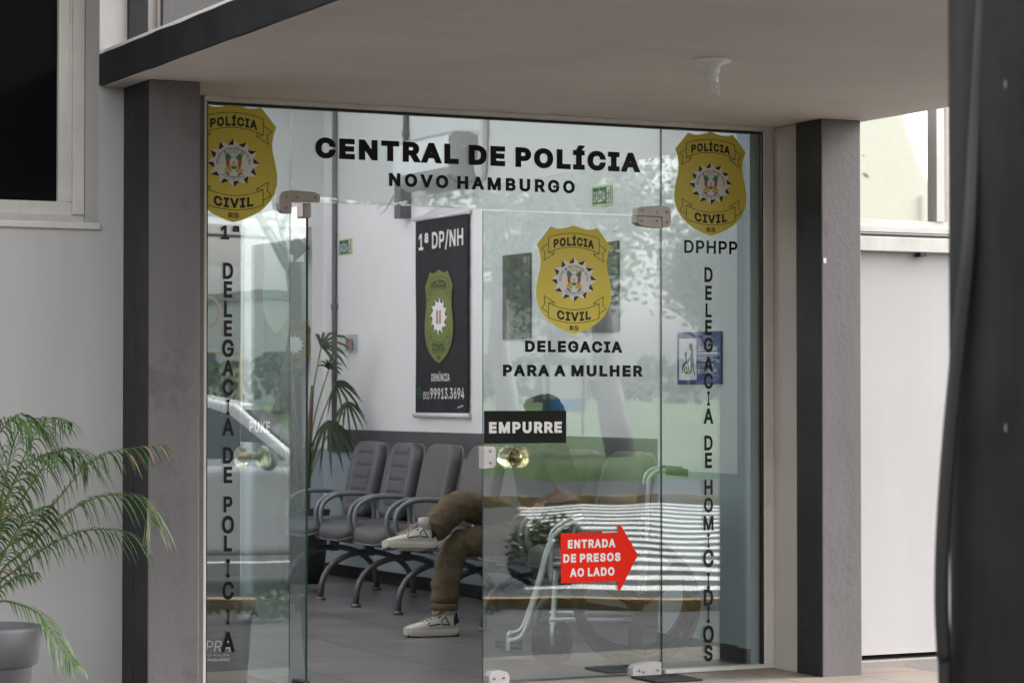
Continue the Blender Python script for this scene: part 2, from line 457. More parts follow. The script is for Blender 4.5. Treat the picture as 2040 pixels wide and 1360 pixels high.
# ------------------------------------------------------------------ lettering
# sans-serif letter outlines (cap height 300): advance, contours; outer contours run clockwise
GLYPHS = {
'(': (161, '53,122 53,144 56,167 59,191 64,215 70,238 78,260 86,281 95,301 104,318 139,318 129,297 121,275 113,252 106,230 100,207 95,185 92,163 90,142 89,122 90,104 92,86 95,68 99,49 104,30 111,10 119,-11 128,-33 139,-57 104,-57 89,-27 76,2 66,32 58,62 54,92'),
')': (161, '22,-57 33,-33 43,-11 51,11 57,31 63,50 67,69 70,87 71,104 72,122 71,142 69,163 66,185 61,207 56,230 49,252 41,275 32,297 22,318 57,318 67,301 75,281 84,260 91,238 97,215 102,191 106,167 108,144 109,122 107,92 103,62 95,31 85,1 72,-28 57,-57'),
'.': (111, '56,-3 49,-2 43,1 37,5 33,11 30,17 29,24 30,31 33,38 37,43 43,48 49,50 56,51 63,50 70,48 75,43 80,38 82,31 83,24 82,17 80,11 75,5 70,1 63,-2'),
'/': (147, '139,314 42,-45 8,-45 105,314'),
'1': (267, '45,0 45,32 231,32 231,0|163,300 163,0 125,0 125,264 123,264 51,211 51,252 117,300'),
'2': (267, '38,0 38,28 138,135 149,146 158,157 166,167 173,175 179,184 183,193 186,201 188,210 189,219 188,229 186,239 181,247 176,254 169,260 161,265 152,268 142,270 132,271 121,270 111,268 102,264 94,258 87,252 82,244 78,235 76,225 75,213 39,213 40,231 44,246 51,261 60,273 71,284 84,293 99,299 115,303 133,304 150,303 166,299 180,293 193,285 204,274 213,263 219,249 223,235 225,220 224,209 222,198 219,187 214,177 207,165 198,153 187,139 174,123 157,106 90,36 90,33 230,33 230,0'),
'3': (267, '128,-4 111,-3 94,0 78,6 64,13 52,23 41,34 33,47 28,61 26,78 64,78 66,68 70,59 75,51 81,45 89,39 97,35 107,32 118,30 129,29 141,30 152,32 162,36 171,41 179,47 186,55 190,64 193,74 194,85 193,96 191,106 186,116 180,124 172,132 162,138 150,142 135,145 119,146 92,146 92,176 170,264 170,267 41,267 41,300 220,300 220,272 125,164 125,170 146,171 165,168 182,163 197,154 209,144 219,131 226,117 230,102 232,85 230,69 226,53 218,39 209,26 196,16 182,7 166,1 148,-3'),
'4': (267, '23,62 23,93 146,300 183,300 64,98 64,96 244,96 244,62|166,0 166,71 166,86 166,187 202,187 202,0'),
'5': (267, '130,-4 113,-3 97,1 83,7 69,14 58,24 49,35 42,48 37,62 35,77 72,77 74,68 77,60 81,52 87,46 94,40 102,36 111,32 120,30 130,29 142,30 153,33 163,38 172,44 179,52 185,62 190,72 192,83 193,96 192,108 190,120 185,130 179,140 171,148 162,155 152,159 141,162 128,163 118,163 109,161 99,158 90,155 82,150 76,145 40,149 57,300 216,300 216,267 89,267 79,178 80,178 87,183 96,188 105,192 115,194 125,196 135,197 149,196 161,193 173,189 184,184 194,177 203,168 211,159 218,148 223,136 227,124 230,110 231,96 229,78 225,60 218,45 208,31 196,19 182,9 166,2 149,-3'),
'6': (267, '133,-4 116,-3 99,2 84,9 70,18 59,30 50,44 43,60 39,77 37,95 39,110 42,125 47,141 55,158 66,178 81,201 149,300 190,300 89,154 86,154 89,160 93,165 97,170 103,174 109,178 115,181 123,183 130,185 139,185 156,184 172,180 186,174 199,165 209,154 218,141 224,127 228,110 229,93 228,75 224,58 217,43 208,29 196,18 183,8 168,2 151,-3|133,29 145,30 155,32 164,37 173,43 180,51 185,60 190,70 192,81 193,93 192,105 190,116 185,126 180,135 173,142 164,148 155,153 145,156 133,156 122,156 112,153 102,148 94,142 87,135 81,126 77,116 75,105 74,93 75,81 77,70 81,60 87,51 94,43 102,37 112,32 122,30'),
'9': (267, '133,304 151,303 168,298 183,291 196,282 208,270 217,256 224,240 228,223 229,205 228,190 225,175 220,159 212,142 200,122 186,99 118,0 77,0 178,146 181,146 178,140 174,135 170,130 164,126 158,122 151,119 144,117 137,115 128,115 111,116 95,120 81,126 68,135 58,146 49,159 43,173 39,190 37,207 39,225 43,242 50,257 59,271 71,282 84,292 99,298 116,303|133,271 122,270 112,268 103,263 94,257 87,249 82,240 77,230 75,219 74,207 75,195 77,184 82,174 87,165 94,158 103,152 112,147 122,144 133,144 145,144 155,147 164,152 173,158 180,165 185,174 190,184 192,195 193,207 192,219 190,230 185,240 180,249 173,257 164,263 155,268 145,270'),
'A': (283, '10,0 119,300 163,300 273,0 233,0 169,178 165,190 161,204 156,219 150,237 144,258 137,282 145,282 138,258 131,237 126,219 121,203 116,190 112,178 50,0|65,84 65,117 218,117 218,84'),
'B': (269, '35,0 35,300 142,300 162,299 179,295 194,289 206,281 217,272 225,261 230,248 234,235 235,220 234,208 232,198 228,189 223,181 217,174 210,169 202,164 194,160 186,157 186,155 195,153 205,150 214,145 223,138 231,130 237,120 242,108 245,95 246,80 245,66 242,52 236,39 228,28 217,18 203,11 187,5 168,1 145,0|73,34 144,34 166,35 182,40 194,47 203,57 208,68 210,81 209,90 206,100 202,108 196,116 189,123 180,129 170,133 159,135 146,136 73,136|73,168 140,168 151,169 161,171 170,175 178,179 185,185 191,192 195,201 197,210 198,219 197,232 192,243 184,253 173,260 159,265 142,266 73,266'),
'C': (301, '158,-4 133,-2 110,4 89,15 70,29 54,47 41,68 31,92 26,120 24,150 26,180 31,207 41,232 54,253 70,271 89,285 110,296 133,302 158,304 173,303 187,301 201,297 214,292 226,286 237,278 247,269 256,258 264,247 270,234 275,220 279,205 241,205 238,215 234,224 230,233 224,240 218,247 211,253 203,258 195,262 186,265 177,267 167,268 158,269 140,267 123,263 108,255 95,244 83,231 74,215 67,196 62,174 61,150 62,126 67,104 74,85 83,69 95,56 108,45 124,37 140,33 158,31 167,32 177,33 186,35 195,39 203,43 211,48 218,53 224,60 230,67 234,76 238,85 241,95 279,95 276,80 271,66 264,53 256,42 247,32 237,22 226,14 214,8 201,3 187,-1 173,-3'),
'D': (296, '129,0 57,0 57,34 127,34 150,35 170,40 187,48 202,58 214,72 223,88 230,107 234,127 235,151 234,174 230,194 224,213 214,229 203,242 188,252 172,260 152,265 130,266 55,266 55,300 133,300 161,298 186,292 208,282 227,268 243,251 256,231 265,207 270,180 272,151 270,121 265,94 256,70 243,49 226,32 207,18 184,8 158,2|73,300 73,0 35,0 35,300'),
'E': (247, '35,0 35,300 220,300 220,266 73,266 73,169 210,169 210,135 73,135 73,34 221,34 221,0'),
'F': (242, '35,0 35,300 218,300 218,266 73,266 73,164 204,164 204,130 73,130 73,0'),
'G': (307, '158,-4 133,-2 109,4 88,15 69,29 54,47 41,68 31,93 26,120 24,150 26,180 31,207 41,232 54,253 69,271 88,285 109,296 132,302 156,304 172,303 187,301 201,297 214,292 226,285 238,277 248,267 257,257 265,246 271,233 276,220 280,206 241,206 237,215 233,224 228,232 223,239 217,246 210,252 203,257 195,261 186,264 177,267 167,268 156,269 139,267 123,263 108,255 95,244 83,231 74,215 67,196 62,174 61,150 62,126 67,104 74,85 83,69 95,56 109,45 124,37 141,33 158,31 175,32 190,36 203,42 215,50 225,60 234,73 240,87 243,102 245,119 256,117 167,117 167,151 282,151 282,118 280,94 275,73 266,54 254,37 239,23 222,11 203,3 181,-2'),
'H': (305, '35,0 35,300 73,300 73,170 231,170 231,300 269,300 269,0 231,0 231,137 73,137 73,0'),
'I': (177, '18,0 18,34 70,34 70,266 18,266 18,300 159,300 159,266 108,266 108,34 159,34 159,0'),
'L': (232, '35,0 35,300 73,300 73,34 213,34 213,0'),
'M': (370, '35,0 35,300 89,300 163,110 165,106 167,100 169,94 176,72 179,65 181,57 184,49 186,42 188,35 190,29 181,29 187,49 195,71 197,79 199,86 202,93 204,100 206,105 208,110 281,300 335,300 335,0 297,0 297,172 297,193 298,201 298,209 298,217 298,244 299,270 302,270 300,260 297,251 293,241 284,214 281,205 278,197 276,190 273,183 271,177 269,172 202,0 169,0 100,172 98,177 96,183 94,189 85,213 82,222 79,231 76,240 73,250 69,260 66,270 70,270 71,245 71,219 72,194 72,186 72,178 72,172 72,0'),
'N': (309, '35,0 35,300 80,300 202,108 206,102 210,96 214,89 219,81 223,72 229,63 234,53 239,43 244,32 239,32 238,43 237,53 236,64 236,74 236,84 235,93 235,115 235,300 273,300 273,0 228,0 119,171 114,179 110,187 105,195 99,204 94,214 87,225 63,267 70,268 72,226 73,214 73,203 73,193 74,185 74,177 74,172 74,0'),
'O': (314, '157,-4 133,-2 110,4 89,15 70,29 54,47 41,68 31,92 26,120 24,150 26,180 31,207 41,232 54,253 70,271 89,285 110,296 133,302 157,304 182,302 205,296 226,285 245,271 261,253 274,232 283,207 289,180 291,150 289,120 283,92 274,68 261,47 245,29 226,15 205,4 182,-2|157,31 175,33 191,37 206,45 220,55 231,69 241,85 248,104 252,126 254,150 252,174 248,196 241,215 231,231 220,245 206,255 191,263 175,267 157,269 140,267 124,263 109,255 95,245 83,231 74,215 67,196 62,174 61,150 62,126 67,104 74,85 83,69 95,55 109,45 124,37 140,33'),
'P': (262, '35,0 35,300 139,300 160,299 180,294 196,287 210,278 221,267 230,253 236,238 240,222 241,205 240,188 236,172 230,157 221,143 210,132 196,122 180,115 160,111 139,110 64,110 64,143 137,143 152,144 164,147 175,151 184,157 191,164 196,173 200,183 202,194 203,205 202,216 200,227 196,237 191,245 184,253 175,259 164,263 152,266 137,267 73,267 73,0'),
'R': (265, '35,0 35,300 139,300 161,299 180,295 196,288 210,279 222,268 230,255 236,241 240,225 241,208 240,190 236,174 230,160 221,147 210,137 196,128 180,122 161,118 139,117 57,117 57,150 138,150 152,151 165,153 176,157 184,163 191,169 197,177 201,186 203,196 204,208 203,219 201,229 197,239 191,247 184,254 175,259 165,263 152,266 137,267 73,267 73,0|208,0 136,135 179,135 252,0'),
'S': (263, '132,-5 111,-4 92,0 75,5 60,14 48,24 38,35 30,49 25,64 23,81 62,81 63,70 67,60 73,52 80,45 88,39 98,35 109,31 120,30 132,29 145,30 157,32 169,36 179,41 187,47 194,54 200,63 203,72 204,82 203,91 200,99 196,106 190,111 183,116 174,121 165,124 155,128 144,131 108,141 85,149 66,159 51,171 40,184 33,201 31,220 32,236 37,251 44,264 54,276 67,286 81,294 97,299 115,303 134,304 153,303 170,299 186,293 201,286 213,276 222,265 230,252 234,238 236,223 199,223 196,237 189,248 178,258 165,265 150,269 133,270 120,270 109,268 99,264 90,259 82,254 76,247 71,239 69,231 68,221 69,212 72,204 77,197 84,191 91,186 100,182 109,178 117,175 125,173 156,165 165,162 174,159 184,155 193,151 203,146 212,140 220,133 227,125 233,116 237,106 240,95 241,82 239,66 235,51 228,37 218,25 206,15 191,6 173,0 154,-4'),
'T': (265, '19,266 19,300 246,300 246,266 151,266 151,0 114,0 114,266'),
'U': (305, '153,-5 130,-3 109,1 91,9 75,19 61,32 50,47 42,64 37,82 35,102 35,300 73,300 73,105 74,91 78,78 83,67 90,56 99,47 110,40 123,35 137,31 153,30 168,31 182,35 195,40 206,47 215,56 222,67 227,78 230,91 232,105 232,300 270,300 270,102 268,82 263,64 255,47 244,32 231,19 214,9 196,1 175,-3'),
'V': (283, '120,0 10,300 50,300 113,122 117,110 122,97 127,81 133,63 139,42 146,18 138,18 145,42 152,63 157,81 163,97 167,110 171,122 233,300 273,300 164,0'),
'X': (280, '11,0 128,168 128,139 17,300 61,300 105,236 111,228 116,220 120,213 124,207 128,200 132,194 135,187 139,180 144,172 137,172 141,180 145,187 149,194 152,200 156,206 160,213 165,220 170,228 176,236 220,300 263,300 153,141 153,169 269,0 225,0 172,76 167,84 162,91 158,97 154,103 151,109 147,115 144,122 140,129 136,136 144,136 140,129 136,122 133,116 129,110 126,104 122,98 117,91 112,84 107,76 54,0'),
'h': (242, '67,134 67,0 31,0 31,300 67,300 67,170 60,170 68,188 78,203 90,214 103,221 118,225 134,227 149,226 162,223 174,217 185,210 194,201 201,189 206,176 210,160 211,142 211,0 175,0 175,139 173,155 169,168 161,179 151,188 138,192 124,194 113,193 104,191 95,187 87,182 80,175 74,167 70,157 68,146'),
'ª': (186, '74,130 63,131 53,133 43,136 35,141 27,146 21,153 17,162 14,171 13,181 14,193 18,203 24,211 31,217 40,222 50,226 60,228 71,231 83,232 109,235 115,236 119,237 123,239 126,241 127,244 128,247 127,257 124,264 119,270 112,274 103,276 93,277 82,276 73,274 65,270 59,265 54,260 51,254 19,261 23,271 29,279 36,286 43,292 52,297 62,300 72,303 82,304 92,305 100,305 108,304 116,302 123,300 131,297 138,293 145,288 151,282 155,275 159,267 161,257 162,246 162,134 129,134 129,157 127,157 123,150 117,144 109,138 99,134 88,131|81,157 91,158 99,159 107,162 113,166 118,171 122,176 125,182 127,188 128,195 128,216 126,215 122,213 117,212 112,211 106,210 100,209 94,208 89,208 84,207 74,205 65,203 58,199 52,195 48,189 47,181 48,174 51,168 57,163 64,160 72,158'),
'Ã': (283, '10,0 119,300 163,300 273,0 233,0 169,178 165,190 161,204 156,219 150,237 144,258 137,282 145,282 138,258 131,237 126,219 121,203 116,190 112,178 50,0|65,84 65,117 218,117 218,84|168,339 163,340 158,341 153,342 148,344 144,346 140,348 136,350 132,352 128,354 125,355 122,356 119,356 116,356 113,354 111,351 110,348 109,344 108,340 83,340 84,352 87,362 91,370 98,377 106,381 115,382 120,382 125,381 130,379 134,378 138,376 142,373 146,371 150,369 154,368 157,366 161,365 164,365 167,365 170,367 172,369 173,372 174,376 175,381 200,381 198,369 196,359 191,351 185,345 177,341'),
'Ç': (301, '158,-4 133,-2 110,4 89,15 70,29 54,47 41,68 31,92 26,120 24,150 26,180 31,207 41,232 54,253 70,271 89,285 110,296 133,302 158,304 173,303 187,301 201,297 214,292 226,286 237,278 247,269 256,258 264,247 270,234 275,220 279,205 241,205 238,215 234,224 230,233 224,240 218,247 211,253 203,258 195,262 186,265 177,267 167,268 158,269 140,267 123,263 108,255 95,244 83,231 74,215 67,196 62,174 61,150 62,126 67,104 74,85 83,69 95,56 108,45 124,37 140,33 158,31 167,32 177,33 186,35 195,39 203,43 211,48 218,53 224,60 230,67 234,76 238,85 241,95 279,95 276,80 271,66 264,53 256,42 247,32 237,22 226,14 214,8 201,3 187,-1 173,-3|134,-86 134,-65 158,-65 165,-65 170,-64 174,-62 176,-60 178,-56 178,-52 178,-47 176,-44 174,-42 170,-40 165,-39 158,-39 142,-39 148,8 167,8 167,-2 167,-19 179,-21 188,-24 196,-28 201,-34 204,-42 205,-52 204,-63 200,-71 194,-78 185,-83 173,-85 158,-86'),
'Í': (177, '18,0 18,34 70,34 70,266 18,266 18,300 159,300 159,266 108,266 108,34 159,34 159,0|73,329 101,388 141,388 102,329'),
'Ú': (305, '153,-5 130,-3 109,1 91,9 75,19 61,32 50,47 42,64 37,82 35,102 35,300 73,300 73,105 74,91 78,78 83,67 90,56 99,47 110,40 123,35 137,31 153,30 168,31 182,35 195,40 206,47 215,56 222,67 227,78 230,91 232,105 232,300 270,300 270,102 268,82 263,64 255,47 244,32 231,19 214,9 196,1 175,-3|137,329 165,388 205,388 166,329')}
from mathutils.geometry import delaunay_2d_cdt
def _grow(p, d):
    out, n = [], len(p)
    for i in range(n):
        a, b, c = Vector(p[i-1]), Vector(p[i]), Vector(p[(i+1) % n])
        e1, e2 = (b-a).normalized(), (c-b).normalized()
        n1, n2 = Vector((-e1.y, e1.x)), Vector((-e2.y, e2.x))
        m = n1+n2
        if m.length < .3: m = n1
        m.normalize()
        out.append(b+m*(d/max(.4, m.dot(n1))))
    return out

def _wind(x, y, cs):
    w = 0
    for p in cs:
        for i in range(len(p)):
            (x0, y0), (x1, y1) = p[i], p[(i+1) % len(p)]
            if (y0 <= y) != (y1 <= y) and x0+(y-y0)/(y1-y0)*(x1-x0) > x:
                w += 1 if y1 > y0 else -1
    return w

_gl = {}
def glyph(ch, d):
    """points and triangles of one letter, strokes thickened by d (in 1/300 cap height)"""
    if (ch, d) in _gl: return _gl[ch, d]
    adv, src = GLYPHS[ch]
    cs = [[tuple(float(c) for c in p.split(',')) for p in k.split()] for k in src.split('|')]
    if d: cs = [_grow(p, d) for p in cs]
    V, E = [], []
    for p in cs:
        o = len(V)
        V += [Vector(q) for q in p]
        E += [(o+i, o+(i+1) % len(p)) for i in range(len(p))]
    vo, eo, fo, *_ = delaunay_2d_cdt(V, E, [], 1, 1e-4)
    P = [(v.x, v.y) for v in vo]
    cr = [[(q[0], q[1]) for q in p] for p in cs]
    keep = [t for t in fo if _wind(sum(P[i][0] for i in t)/3+.0131, sum(P[i][1] for i in t)/3+.0171, cr) < 0]
    used = sorted({i for t in keep for i in t})
    mp = {i: k for k, i in enumerate(used)}
    _gl[ch, d] = (adv, [P[i] for i in used], [tuple(mp[i] for i in t) for t in keep])
    return _gl[ch, d]

_tc = {}
def text2d(s, bold=.03, spacing=1.0, shear=0.):
    """flat letters with the baseline at 0 and the cap height at 1; bold .04 = very heavy"""
    d = round(bold*500)
    key = (s, d, spacing, shear)
    if key in _tc: return _tc[key]
    lo, hi = -d, 300+d
    V, Fc, pen = [], [], 0.
    for ch in s:
        if ch == ' ':
            pen += 110*spacing; continue
        adv, vs, fs = glyph(ch, d)
        o = len(V)
        for (x, y) in vs:
            y = (y-lo)/(hi-lo)
            V.append((pen+x+shear*y*300, y))
        Fc += [tuple(i+o for i in f) for f in fs]
        pen += (adv + 2.3*d)*spacing
    x0, x1 = min(p[0] for p in V), max(p[0] for p in V)
    sc_ = 1/(hi-lo)
    V = [((p[0]-x0)*sc_, p[1]) for p in V]
    _tc[key] = (V, Fc, (x1-x0)*sc_)
    return _tc[key]

def put_text(mb, s, x0, x1, z0, z1, fn, mi=0, bold=.03, spacing=1.0, shear=0., warp=None):
    v, f, w = text2d(s, bold, spacing, shear)
    q = []
    for (u, t) in v:
        X = x0+(x1-x0)*u/w; Z = z0+(z1-z0)*t
        if warp: X, Z = warp(X, Z)
        q.append(fn(X, Z))
    mb.add(q, f, mi)

# ------------------------------------------------------------------ police badge (flat print)
def badge_outline(n=8):
    half = [(0, 0), (60, 20), (120, 36), (170, 34), (217, 17), (342, 187), (320, 250), (307, 330), (312, 410), (335, 510), (350, 608), (347, 690), (325, 775), (290, 840), (235, 905), (160, 960), (80, 1000), (0, 1028)]
    r = [(x, -y) for x, y in half]
    l = [(-x, -y) for x, y in half[-2:0:-1]]
    return r+l

def badge(mb, fn, cx, ztop, w, h, mats_idx, flip=1, back=None, fine=True):
    """fn(u, v, layer) -> xyz. mats_idx: gold, black, white, green, red, yellow, blue"""
    G, K, W, GR, RD, YL, BL = mats_idx
    sx, sy = w/700*flip, h/1028
    def P(layer):
        return lambda u, v: fn(cx+u*sx, ztop+v*sy, layer)
    mb.sheet(badge_outline(), P(0), G)
    if back is not None:
        mb.sheet(badge_outline(), P(-1), back)
    # star
    c = (0, -513)
    def pol(r, a): return (c[0]+r*cos(a), c[1]+r*sin(a))
    for i in range(12):
        a = pi/2+i*pi/6
        mb.sheet([pol(150, a-pi/12-.02), pol(165, a-pi/12), pol(212, a), pol(150, a)], P(1), W)
        mb.sheet([pol(150, a), pol(212, a), pol(165, a+pi/12), pol(150, a+pi/12+.02)], P(1), K)
    mb.sheet([pol(157, 2*pi*i/40) for i in range(40)], P(2), W)
    if fine:
        def ringtop(X, Z):
            a = pi/2 - X/128.0
            r = 128+Z
            return pol(r-11, a)
        put_text(mb, 'ESTADO DO RIO GRANDE DO SUL', -215, 215, 0, 21, P(3), K, bold=.012, warp=ringtop)
        def ringbot(X, Z):
            a = -pi/2 + X/140.0
            return pol(146-Z, a)
        put_text(mb, 'POLÍCIA CIVIL', -98, 98, 0, 24, P(3), K, bold=0., warp=ringbot)
        # arms: rays, flags, oval, ribbon
        for k in range(-4, 5):
            a = pi/2+k*.16
            mb.stroke([(c[0]+62*cos(a), c[1]+20+62*sin(a)), (c[0]+92*cos(a), c[1]+20+92*sin(a))], 4, P(3), YL if k % 2 else K)
        for sg in (-1, 1):
            mb.sheet([(sg*18, -455), (sg*62, -425), (sg*62, -480), (sg*20, -500)], P(3), GR)
            mb.sheet([(sg*62, -480), (sg*60, -530), (sg*22, -545), (sg*20, -500)], P(3), RD)
            mb.sheet([(sg*60, -530), (sg*58, -560), (sg*20, -572), (sg*22, -545)], P(3), YL)
            mb.stroke([(sg*40, -570), (sg*74, -415)], 5, P(3.3), K)
            mb.sheet([(sg*10, -575), (sg*70, -560), (sg*74, -585), (sg*20, -600)], P(3.4), YL)
            mb.sheet([(sg*30, -610), (sg*66, -590), (sg*70, -600), (sg*38, -622)], P(3.4), K)
        ov = lambda rx, ry: [(rx*cos(2*pi*i/20), -513+ry*sin(2*pi*i/20)) for i in range(20)]
        mb.sheet(ov(36, 56), P(3.6), BL)
        mb.sheet(ov(27, 46), P(3.8), W)
        mb.sheet([(-12, -515), (0, -490), (12, -515), (0, -545)], P(4), YL)
        mb.sheet([(-27, -540), (27, -540), (12, -568), (-12, -568)], P(4), GR)
        mb.stroke([(-50, -625), (0, -634), (50, -625)], 5, P(3.6), GR)
    # ribbons
    lw = 5.5
    def arc(x0, x1, yc, ye, n=14):
        return [(x0+(x1-x0)*i/n, yc+(ye-yc)*(((x0+(x1-x0)*i/n)/235)**2)) for i in range(n+1)]
    top = arc(-235, 235, -76, -120); bot = arc(-235, 235, -206, -260)
    mb.stroke(top, lw, P(1.5), K); mb.stroke(bot, lw, P(1.5), K)
    t2 = arc(-235, 235, -796, -737); b2 = arc(-235, 235, -921, -873)
    mb.stroke(t2, lw, P(1.5), K); mb.stroke(b2, lw, P(1.5), K)
    for sg in (-1, 1):
        S = lambda L: [(sg*x, y) for x, y in L]
        mb.stroke(S([(235, -120), (235, -260)]), lw, P(1.5), K)
        mb.stroke(S([(235, -176), (300, -226), (266, -262), (278, -338), (186, -275), (186, -248)]), lw, P(1.5), K)
        mb.stroke(S([(186, -275), (235, -260)]), lw, P(1.5), K)
        mb.stroke(S([(235, -737), (235, -873)]), lw, P(1.5), K)
        mb.stroke(S([(235, -828), (300, -785), (268, -745), (276, -668), (186, -728), (186, -752)]), lw, P(1.5), K)
        mb.stroke(S([(186, -728), (235, -737)]), lw, P(1.5), K)
    w1 = lambda X, Z: (X, Z-44*(X/235)**2)
    put_text(mb, 'POLÍCIA', -188, 188, -192, -112, P(2), K, bold=.048, warp=w1)
    w2 = lambda X, Z: (X, Z+50*(X/235)**2)
    put_text(mb, 'CIVIL', -158, 158, -904, -818, P(2), K, bold=.048, warp=w2)
    put_text(mb, 'RS', -41, 41, -990, -945, P(2), K, bold=.035)

BADGE_M = [M['gold'], M['black_print'], M['white_print'], M['green_print'], M['red_print'], M['yellow_print'], M['blue_print'], M['pale_back']]
BI = (0, 1, 2, 3, 4, 5, 6)

# ================================================================== SETTING
def struct(mb, name, m, **k):
    o = mb.build(name, m, **k)
    o['kind'] = 'structure'
    return o

q = MB(); q.box(-400, -400, -.62, 400, 400, -.5)
struct(q, 'ground', M['ground'])
# road: from the kerb (n = 6.6) to the far lawn
def stbox(mb, s0, s1, n0, n1, z0, z1, mi=0):
    P = [st(s0, n0), st(s1, n0), st(s1, n1), st(s0, n1)]
    V = [(p.x, p.y, z0) for p in P]+[(p.x, p.y, z1) for p in P]
    mb.add(V, [(3, 2, 1, 0), (4, 5, 6, 7), (0, 1, 5, 4), (1, 2, 6, 5), (2, 3, 7, 6), (3, 0, 4, 7)], mi)
q = MB(); stbox(q, -90, 140, 5.27, 35.2, -.45, -.2)
struct(q, 'road', M['asphalt'])
q = MB()
k = 8.1
while k < 23.6:
    q2 = .46
    stbox(q, .15+random.uniform(-.05, .05), 4.9+random.uniform(-.05, .05), k, k+q2, -.199, -.195)
    k += 1.06
struct(q, 'crosswalk', M['paint_white'])
q = MB()
stbox(q, -90, -1.2, 7.05, 7.17, -.199, -.196)
stbox(q, -90, -.8, 11.2, 11.32, -.199, -.196)
stbox(q, -90, -.8, 17.2, 17.32, -.199, -.196)
struct(q, 'lane_marking', M['paint_white'])
# sidewalk (wedge between building and kerb)
q = MB()
a, b = st(-60, 6.45), st(90, 6.45)
q.prism([(-40, .0), (-40, -40), (a.x, a.y), (b.x, b.y), (90, 30), (40, .0)], -.45, -.1, lambda u, v, w: (u, v, w))
q = MB()
stbox(q, -60, 90, -3.0, 5.09, -.45, -.1)
struct(q, 'sidewalk', M['paver'])
q = MB(); stbox(q, -60, 90, 5.09, 5.27, -.45, -.03)
struct(q, 'kerb', M['kerb_yellow'])
q = MB(); stbox(q, -90, 140, 23.8, 24.0, -.3, -.06); stbox(q, -90, -.4, 23.3, 23.799, -.3, .06); stbox(q, 5.2, 90, 22.8, 23.799, -.3, -.05)
struct(q, 'median_kerb', M['kerb_yellow'])
q = MB()
V, Fc = [], []
rows = [(35.0, -.2), (35.3, -.02), (38, .1), (44, .35), (52, .75), (60, 1.0), (120, 1.1)]
for (n_, z_) in rows:
    for i in range(47):
        s_ = -90+i*5
        p = st(s_, n_, z_+(.06*sin(i*1.7+n_) if n_ > 36 else 0)); V.append(p)
for r_ in range(len(rows)-1):
    for i in range(46):
        Fc.append((r_*47+i, r_*47+i+1, (r_+1)*47+i+1, (r_+1)*47+i))
q.add(V, Fc, 0, True)
struct(q, 'lawn', M['lawn'])
q = MB(); q.box(-1.9, -1.0, -.14, 2.0, -.001, 0); struct(q, 'porch_floor', M['porch'])
q = MB(); q.box(-2.7, 0.001, -.14, 2.2, 7.2, 0); struct(q, 'lobby_floor', M['lobby_floor'])

# ================================================================== BUILDING
B = thing('police_station', 'white plastered police station entrance with grey pillars, flat canopy and glass doors', 'building')
ZS = 2.545
WL, WR = -.12, -.22
# left wing wall with a window recess (x -3.4 .. -1.903, z 2.0 .. 3.6)
q = MB()
wx0, wx1, wz0, wz1 = -3.5, -1.903, 1.985, 3.7
for bx in ((-9, WL, -.12, wx0, .3, 6), (wx1, WL, -.12, -1.481, .0, 6), (wx0, WL, -.12, wx1, .3, wz0), (wx0, WL, wz1, wx1, .3, 6)):
    q.box(*bx)
q.build('facade_wall', M['white_wall'], B)
q = MB()
q.box(wx1+.001, .001, -.12, -1.415, .3, 6)
q.build('wall_return', M['white_wall'], B)
# left window
wn = boxo('window', M['alu'], B, wx0, .085, wz0+.002, wx1-.002, .135, wz0+.045)
wn['label'] = 'dark glazed window with a wide white aluminium frame'
q = MB()
fx = wx1-.002
q.box(fx-.05, .075, wz0+.045, fx, .14, wz1); q.box(fx-.105, .10, wz0+.1, fx-.05, .15, wz1)
q.box(wx0, .10, wz0+.045, fx-.05, .15, wz0+.1)
q.box(fx-.06, .088, wz0+.1, fx-.05, .1, wz1)
q.build('window_frame', M['alu'], wn, bevel=.003)
boxo('window_pane', M['win_dark'], wn, wx0, .125, wz0+.1, fx-.105, .14, wz1)
q = MB(); q.box(wx0, WL-.012, wz0-.028, wx1+.004, .085, wz0)
q.build('window_sill', M['alu'], wn, bevel=.004)

# right wing wall with mirror window
q = MB()
rx0, rx1, rz0, rz1 = 1.3+.4, 3.6, 2.05, 3.4
for bx in ((1.655, WR, .06, rx0, .3, 6), (rx0, WR, .06, rx1, .3, rz0), (rx1, WR, .06, 12, .3, 6), (rx0, WR, rz1, rx1, .3, 6)):
    q.box(*bx)
q.build('facade_wall', M['white_wall'], B)
q = MB(); q.box(1.655, WR-.035, -.12, 12, .3, .035); q.build('plinth', M['plinth'], B, bevel=.004)
wr = boxo('window', M['alu'], B, rx0, WR+.0, rz0+.004, rx1, WR+.06, rz0+.03)
wr['label'] = 'bright mirrored window with a white sliding frame'
q = MB()
q.box(rx0, WR+.02, rz0+.03, rx1, WR+.075, rz0+.062)
q.box(2.225, WR+.012, rz0+.062, 2.27, WR+.07, rz1)
q.box(2.30, WR+.03, rz0+.062, 2.33, WR+.08, rz1)
q.build('window_frame', M['alu'], wr, bevel=.002)
boxo('window_pane', M['win_mirror'], wr, rx0, WR+.05, rz0+.06, 2.224, WR+.058, rz1)
boxo('window_pane', M['win_mirror'], wr, 2.34, WR+.09, rz0+.06, rx1, WR+.098, rz1)
q = MB(); q.box(rx0, WR-.045, rz0-.09, rx1, WR, rz0-.022); q.box(rx0, WR-.02, rz0-.022, rx1, WR, rz0-.006, 1)
q.build('window_sill', [M['alu'], M['charcoal']], wr, bevel=.003)
boxo('gutter_strip', M['charcoal'], B, 2.085, WR-.05, rz0-.11, 2.12, WR-.001, rz0-.09)

